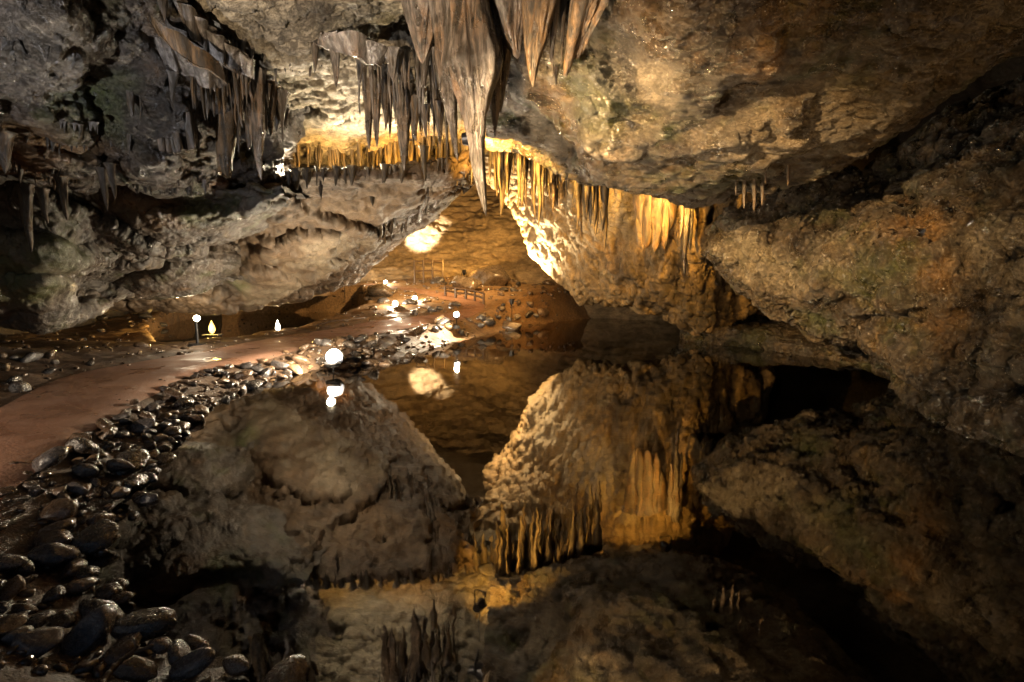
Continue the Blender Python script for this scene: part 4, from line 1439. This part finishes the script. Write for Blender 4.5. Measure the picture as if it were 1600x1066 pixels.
def flood(loc, aim, power, col, label, angle=110, blend=.6, r=.1, rod=1.6):
    """A floodlight with a housing and a bracket, aimed at a point."""
    loc, aim = np.array(loc, float), np.array(aim, float)
    root = bpy.data.objects.new('floodlight', None)
    COL.objects.link(root)
    root.location = Vector(loc)
    dirv = Vector(aim - loc).normalized()
    root.rotation_euler = dirv.to_track_quat('-Z', 'Y').to_euler()
    tag(root, label, 'lamp', 'floodlights hidden among the rocks')
    v, f = cyl(.09, .06, (0, 0, .02), (0, 0, .2))
    link('housing', mesh_np('housing', v, f, False), M['metal'], root)
    v, f = join([cyl(.012, .012, (.1, 0, .1), (.1, -.2, .1)), cyl(.012, .012, (-.1, 0, .1), (-.1, -.2, .1)), cyl(.012, .012, (-.1, -.2, .1), (.1, -.2, .1))])
    link('bracket', mesh_np('bracket', v, f, False), M['metal'], root)
    # the rod or stake that carries it, straight up to the roof or down to the ground
    q = root.rotation_euler.to_quaternion().inverted()
    a_, b_ = q @ Vector((.0, .0, 0)), q @ Vector((0, 0, rod))
    back = Vector((0, 0, .12))
    v, f = cyl(.009, .009, back, back + (b_ - a_), 8)
    link('rod', mesh_np('rod', v, f), M['metal'], root)
    ld_ = bpy.data.lights.new('floodlight_beam', 'SPOT')
    ld_.energy = power
    ld_.color = col
    ld_.spot_size = math.radians(angle)
    ld_.spot_blend = blend
    ld_.shadow_soft_size = r
    lo = bpy.data.objects.new('floodlight_beam', ld_)
    COL.objects.link(lo)
    lo.parent = root
    return root


WARM = (1, .63, .26)
AMBER = (1, .6, .2)
GOLD = (1, .53, .1)
WHITE = (1, .82, .56)

lamp(P(519, 558, 8.5), 420, WHITE, 'brightest white lamp at the pool edge beside the path', 'bulb_white', .1)
lamp(P(713, 492, 13.3), 300, WHITE, 'small bright white lamp on the bank at the path bend', 'bulb_white', .06)
for (x, y, lb) in [(648, 466, 'faint lamp inside the loop of the winding path'), (602, 441, 'faint lamp at the far left of the chamber floor'), (617, 474, 'dim lamp among the rubble left of the loop')]:
    p = ground_hit(x, y, .12)
    lamp(p, 110, WHITE, lb, 'bulb_warm', .07)


# lantern stand, glowing box and timber by the left edge of the path
def empty(name, loc, label, cat, group=None):
    o = bpy.data.objects.new(name, None)
    COL.objects.link(o)
    o.location = Vector([float(c) for c in loc])
    return tag(o, label, cat, group)


def box(x0, x1, y0, y1, z0, z1):
    v = [(x, y, z) for x in (x0, x1) for y in (y0, y1) for z in (z0, z1)]
    return v, [(0, 1, 3, 2), (4, 6, 7, 5), (0, 4, 5, 1), (2, 3, 7, 6), (0, 2, 6, 4), (1, 5, 7, 3)]


def part(name, shape, mat, root, smooth=False):
    return link(name, mesh_np(name, shape[0], shape[1], smooth), M[mat], root)


def gz(x, y):
    return float(ground_z(np.array([x]), np.array([y]))[0])


def teardrop(h, r, z0, n=14):
    vs_, fs = [], []
    prof = [(0, .05), (.12, .6), (.3, 1), (.5, .9), (.7, .55), (.88, .22), (1, .02)]
    for z, k in prof:
        for j in range(n):
            a = 2 * math.pi * j / n
            vs_.append((r * k * math.cos(a), r * k * math.sin(a), z0 + h * z))
    for i in range(len(prof) - 1):
        for j in range(n):
            fs.append((i * n + j, i * n + (j + 1) % n, (i + 1) * n + (j + 1) % n, (i + 1) * n + j))
    return vs_, fs


def point(root, z, power, col, r=.06, y=0.0):
    ld_ = bpy.data.lights.new('lamp_light', 'POINT')
    ld_.energy, ld_.color, ld_.shadow_soft_size = power, col, r
    lo = bpy.data.objects.new('lamp_light', ld_)
    COL.objects.link(lo)
    lo.parent = root
    lo.location = (0, y, z)


p = P(331, 513, 12.5)
root = empty('lantern', (p[0], p[1], p[2] - .33), 'amber flame shaped lantern on a low stand beyond the side pool', 'lantern')
for sx in (-.16, .16):
    for sy in (-.1, .1):
        part('leg', cyl(.014, .014, (sx, sy, -.3), (sx, sy, .16)), 'metal', root)
part('shelf', box(-.19, .19, -.13, .13, .16, .18), 'metal', root)
part('flame_glass', teardrop(.34, .075, .185), 'bulb_amber', root, True)
point(root, .36, 420, (1, .6, .14), .06, -.12)
p = P(309, 541, 9.5)
z0 = gz(p[0], p[1])
root = empty('lamp_post', (p[0], p[1], z0), 'short black post with a white lamp beside the amber lantern', 'lamp post')
part('post', cyl(.026, .022, (0, 0, -.05), (0, 0, .44)), 'metal', root)
part('base', cyl(.17, .14, (0, 0, -.02), (0, 0, .03)), 'metal', root)
part('bulb', sphere(.055, (.02, 0, .5)), 'bulb_warm', root, True)
point(root, .62, 30, WHITE, .05, -.06)
p = P(434, 510, 13.2)
root = empty('lantern', (p[0], p[1], p[2] - .26), 'small pale flame shaped lamp at the far rim of the side pool', 'lantern')
part('stand', cyl(.02, .015, (0, 0, -.3), (0, 0, .12)), 'metal', root)
part('flame_glass', teardrop(.3, .055, .12), 'bulb_warm', root, True)
point(root, .3, 60, WARM, .05, -.1)


def rail_fence(pts, h, label, n_rails=2):
    P3 = [np.array((q[0], q[1], gz(q[0], q[1]))) for q in pts]
    o = P3[0]
    root = empty('railing', o, label, 'railing', 'railings of the far chamber')
    for q in P3:
        part('post', cyl(.045, .04, q - o + (0, 0, -.1), q - o + (0, 0, h), 8), 'wood', root)
    for k in range(n_rails):
        z = h * (.95 - .42 * k)
        for a, b in zip(P3[:-1], P3[1:]):
            part('rail', cyl(.032, .032, a - o + (0, 0, z), b - o + (0, 0, z), 8), 'wood', root)


rail_fence([ground_hit(x, y)[:2] for x, y in ((696, 463), (712, 466), (728, 468), (742, 471), (756, 476))], .38, 'low post and rail fence along the outer path bend')
rail_fence([P(x, 428, 22.5)[:2] for x in (648, 662, 676, 692)], 1.0, 'tall railing before the back wall of the far chamber')


# boulders on the far floor
def boulder(px, py, D, w, h, label, mesh):
    c = P(px, py, D)
    o = link('boulder', mesh, None, None, (c[0], c[1], gz(c[0], c[1]) + h * .3))
    o.scale = (w * .8, w * .6, h * .9)
    o.rotation_euler = (0, 0, random.uniform(0, 6))
    o.color = (.15, .11, .075, 1)
    tag(o, label, 'boulder')


boulder(765, 418, 22.0, 1.5, 1.0, 'big angular grey boulder in the far chamber left of the pale pillar', BM[0])
boulder(725, 418, 20.5, 1.1, .7, 'long rounded boulder on the far chamber floor left of the grey one', BM[1])
boulder(800, 476, 15.9, .55, .42, 'low dark boulder in front of the foot of the pale pillar', BM[2])
boulder(590, 428, 19.0, 1.5, .6, 'flat dark boulder behind the tip of the left overhang', BM[3])


def branch(pts, r, label, forks=()):
    def tube(q, r0, r1, n=8):
        q = cr_weights(len(q), 24) @ np.array(q)
        V, Fc = [], []
        for i, c in enumerate(q):
            d = q[min(i + 1, 23)] - q[max(i - 1, 0)]
            d = d / np.linalg.norm(d)
            a = np.cross(d, (.3, .2, 1))
            a /= np.linalg.norm(a)
            b = np.cross(d, a)
            rr = (r0 + (r1 - r0) * i / 23) * (1 + .25 * math.sin(i * 2.1))
            for k in range(n):
                t_ = 2 * math.pi * k / n
                V.append(c + (a * math.cos(t_) + b * math.sin(t_)) * rr)
        for i in range(23):
            for k in range(n):
                Fc.append((i * n + k, i * n + (k + 1) % n, (i + 1) * n + (k + 1) % n, (i + 1) * n + k))
        return V, Fc
    o = np.array(pts[0])
    sh_ = [tube([np.array(q) - o for q in pts], r, r * .5)] + [tube([np.array(q) - o for q in f], r * .6, r * .25) for f in forks]
    ob = link('branch', mesh_np('branch', *join(sh_)), M['wood'], None, o)
    tag(ob, label, 'branch')


a = [on_water(x, y, .2) for x, y in ((150, 1085), (172, 1050), (198, 1026), (240, 1008))]
branch(a, .013, 'thin forked branch lying on the stones at the bottom left', [[a[2], on_water(212, 1012, .26), on_water(206, 996, .3)]])
a = [P(100, 500, 7.6), P(112, 490, 7.55), P(120, 480, 7.6), P(118, 466, 7.7), P(124, 452, 7.8)]
branch(a, .03, 'pale twisted root hanging in the gap below the far left rock')
a = [ground_hit(495, 508, .1), ground_hit(520, 502, .18), ground_hit(545, 499, .2), ground_hit(570, 497, .1)]
branch(a, .03, 'crooked branch lying on the bank behind the brightest lamp')

flood(P(450, 278, 7.75), P(500, 120, 6.5), 110, WHITE, 'floodlight on the left end of the shelf washing the scaly ceiling', 160, .9, rod=-0.15)
flood(P(545, 272, 7.9), P(570, 120, 7), 260, WHITE, 'floodlight on the middle of the shelf washing the scaly ceiling', 160, .9, rod=-0.15)
flood(P(640, 265, 8.3), P(660, 120, 7.5), 300, WHITE, 'floodlight on the right end of the shelf washing the scaly ceiling', 160, .9, rod=-0.15)
flood(P(510, 268, 7.75), P(520, 240, 9.2), 190, AMBER, 'amber floodlight in the left half of the lit shelf slot', 160, .9, rod=-0.15)
flood(P(625, 262, 8.1), P(640, 236, 9.4), 260, GOLD, 'amber floodlight in the right half of the lit shelf slot', 160, .9, rod=-0.15)
flood(P(750, 228, 7.5), P(850, 270, 9.3), 1500, GOLD, 'floodlight behind the huge stalactite lighting the amber curtain', 140, .9)
flood(P(800, 466, 16.6), P(805, 345, 16.6), 9000, (1, .7, .34), 'floodlight behind the low boulder at the pale pillar', 150, .8, rod=-0.6)
flood(P(540, 418, 20), P(657, 372, 25.6), 40000, WHITE, 'floodlight in the far chamber behind the left overhang', 14, .6, rod=-1.2)
flood(P(752, 262, 17.2), P(680, 445, 21), 3500, (1, .6, .22), 'added floodlight high in the far chamber, hidden behind the tip of the huge stalactite', 110, .9)  # added to brighten the chamber floor
flood(P(725, 424, 21.2), P(715, 320, 26), 1300, GOLD, 'floodlight behind the long boulder in the far chamber', 120, .8, rod=-0.6)
flood(P(955, 262, 8.7), P(990, 300, 11.4), 4600, GOLD, 'floodlight under the ceiling slab aimed into the alcove', 85, .8, .05)
flood(P(1060, 280, 8.9), P(990, 320, 12), 1000, GOLD, 'second floodlight under the ceiling slab aimed into the alcove', 70, .8, .05)
flood((2.2, -.8, .3), P(1330, 110, 5.4), 700, (1, .6, .24), 'added floodlight out of view behind the camera aimed up at the ceiling slab', 80, .9, .03, rod=-0.6)  # unseen uplight, put in for the slab's underside
flood(P(752, 215, 5.6), P(1230, 170, 5.4), 330, WARM, 'added floodlight hidden behind the huge stalactite, grazing the ceiling slab', 110, .9, .03)  # added grazing light to bring out the slab's relief
flood((-3.6, .2, 3.2), P(1270, 405, 7.4), 10000, (1, .63, .27), 'added floodlight out of view high on the left, aimed at the right wall', 25, .8, .03)  # unseen helper, set high so the wall's top and underside stay dark
flood(P(1075, 284, 7.9), P(1330, 420, 7.0), 1500, WARM, 'added floodlight hidden under the ceiling slab, grazing the right wall', 120, .9, .03)  # added to model the wall's relief from the side
flood((-2.6, .4, 1.0), P(690, 100, 4.7), 3000, (1, .78, .54), 'added fill floodlight out of view at the near left, aimed at the hanging stalactites', 58, .9, .04, rod=-0.6)  # unseen front fill, added for the stalactites
flood((-4.3, 1.2, .8), P(290, 80, 4.8), 800, (.93, .94, 1), 'added cool floodlight out of view below the upper left wall', 52, .9, .04, rod=-0.6)  # unseen cool fill, added for the slanting blades
flood((-5.4, .4, 1.7), (-4.0, 4.2, .2), 850, (1, .78, .56), 'added floodlight out of view over the near end of the path', 54, .8, .04, rod=-1.8)  # unseen, added to brighten the path
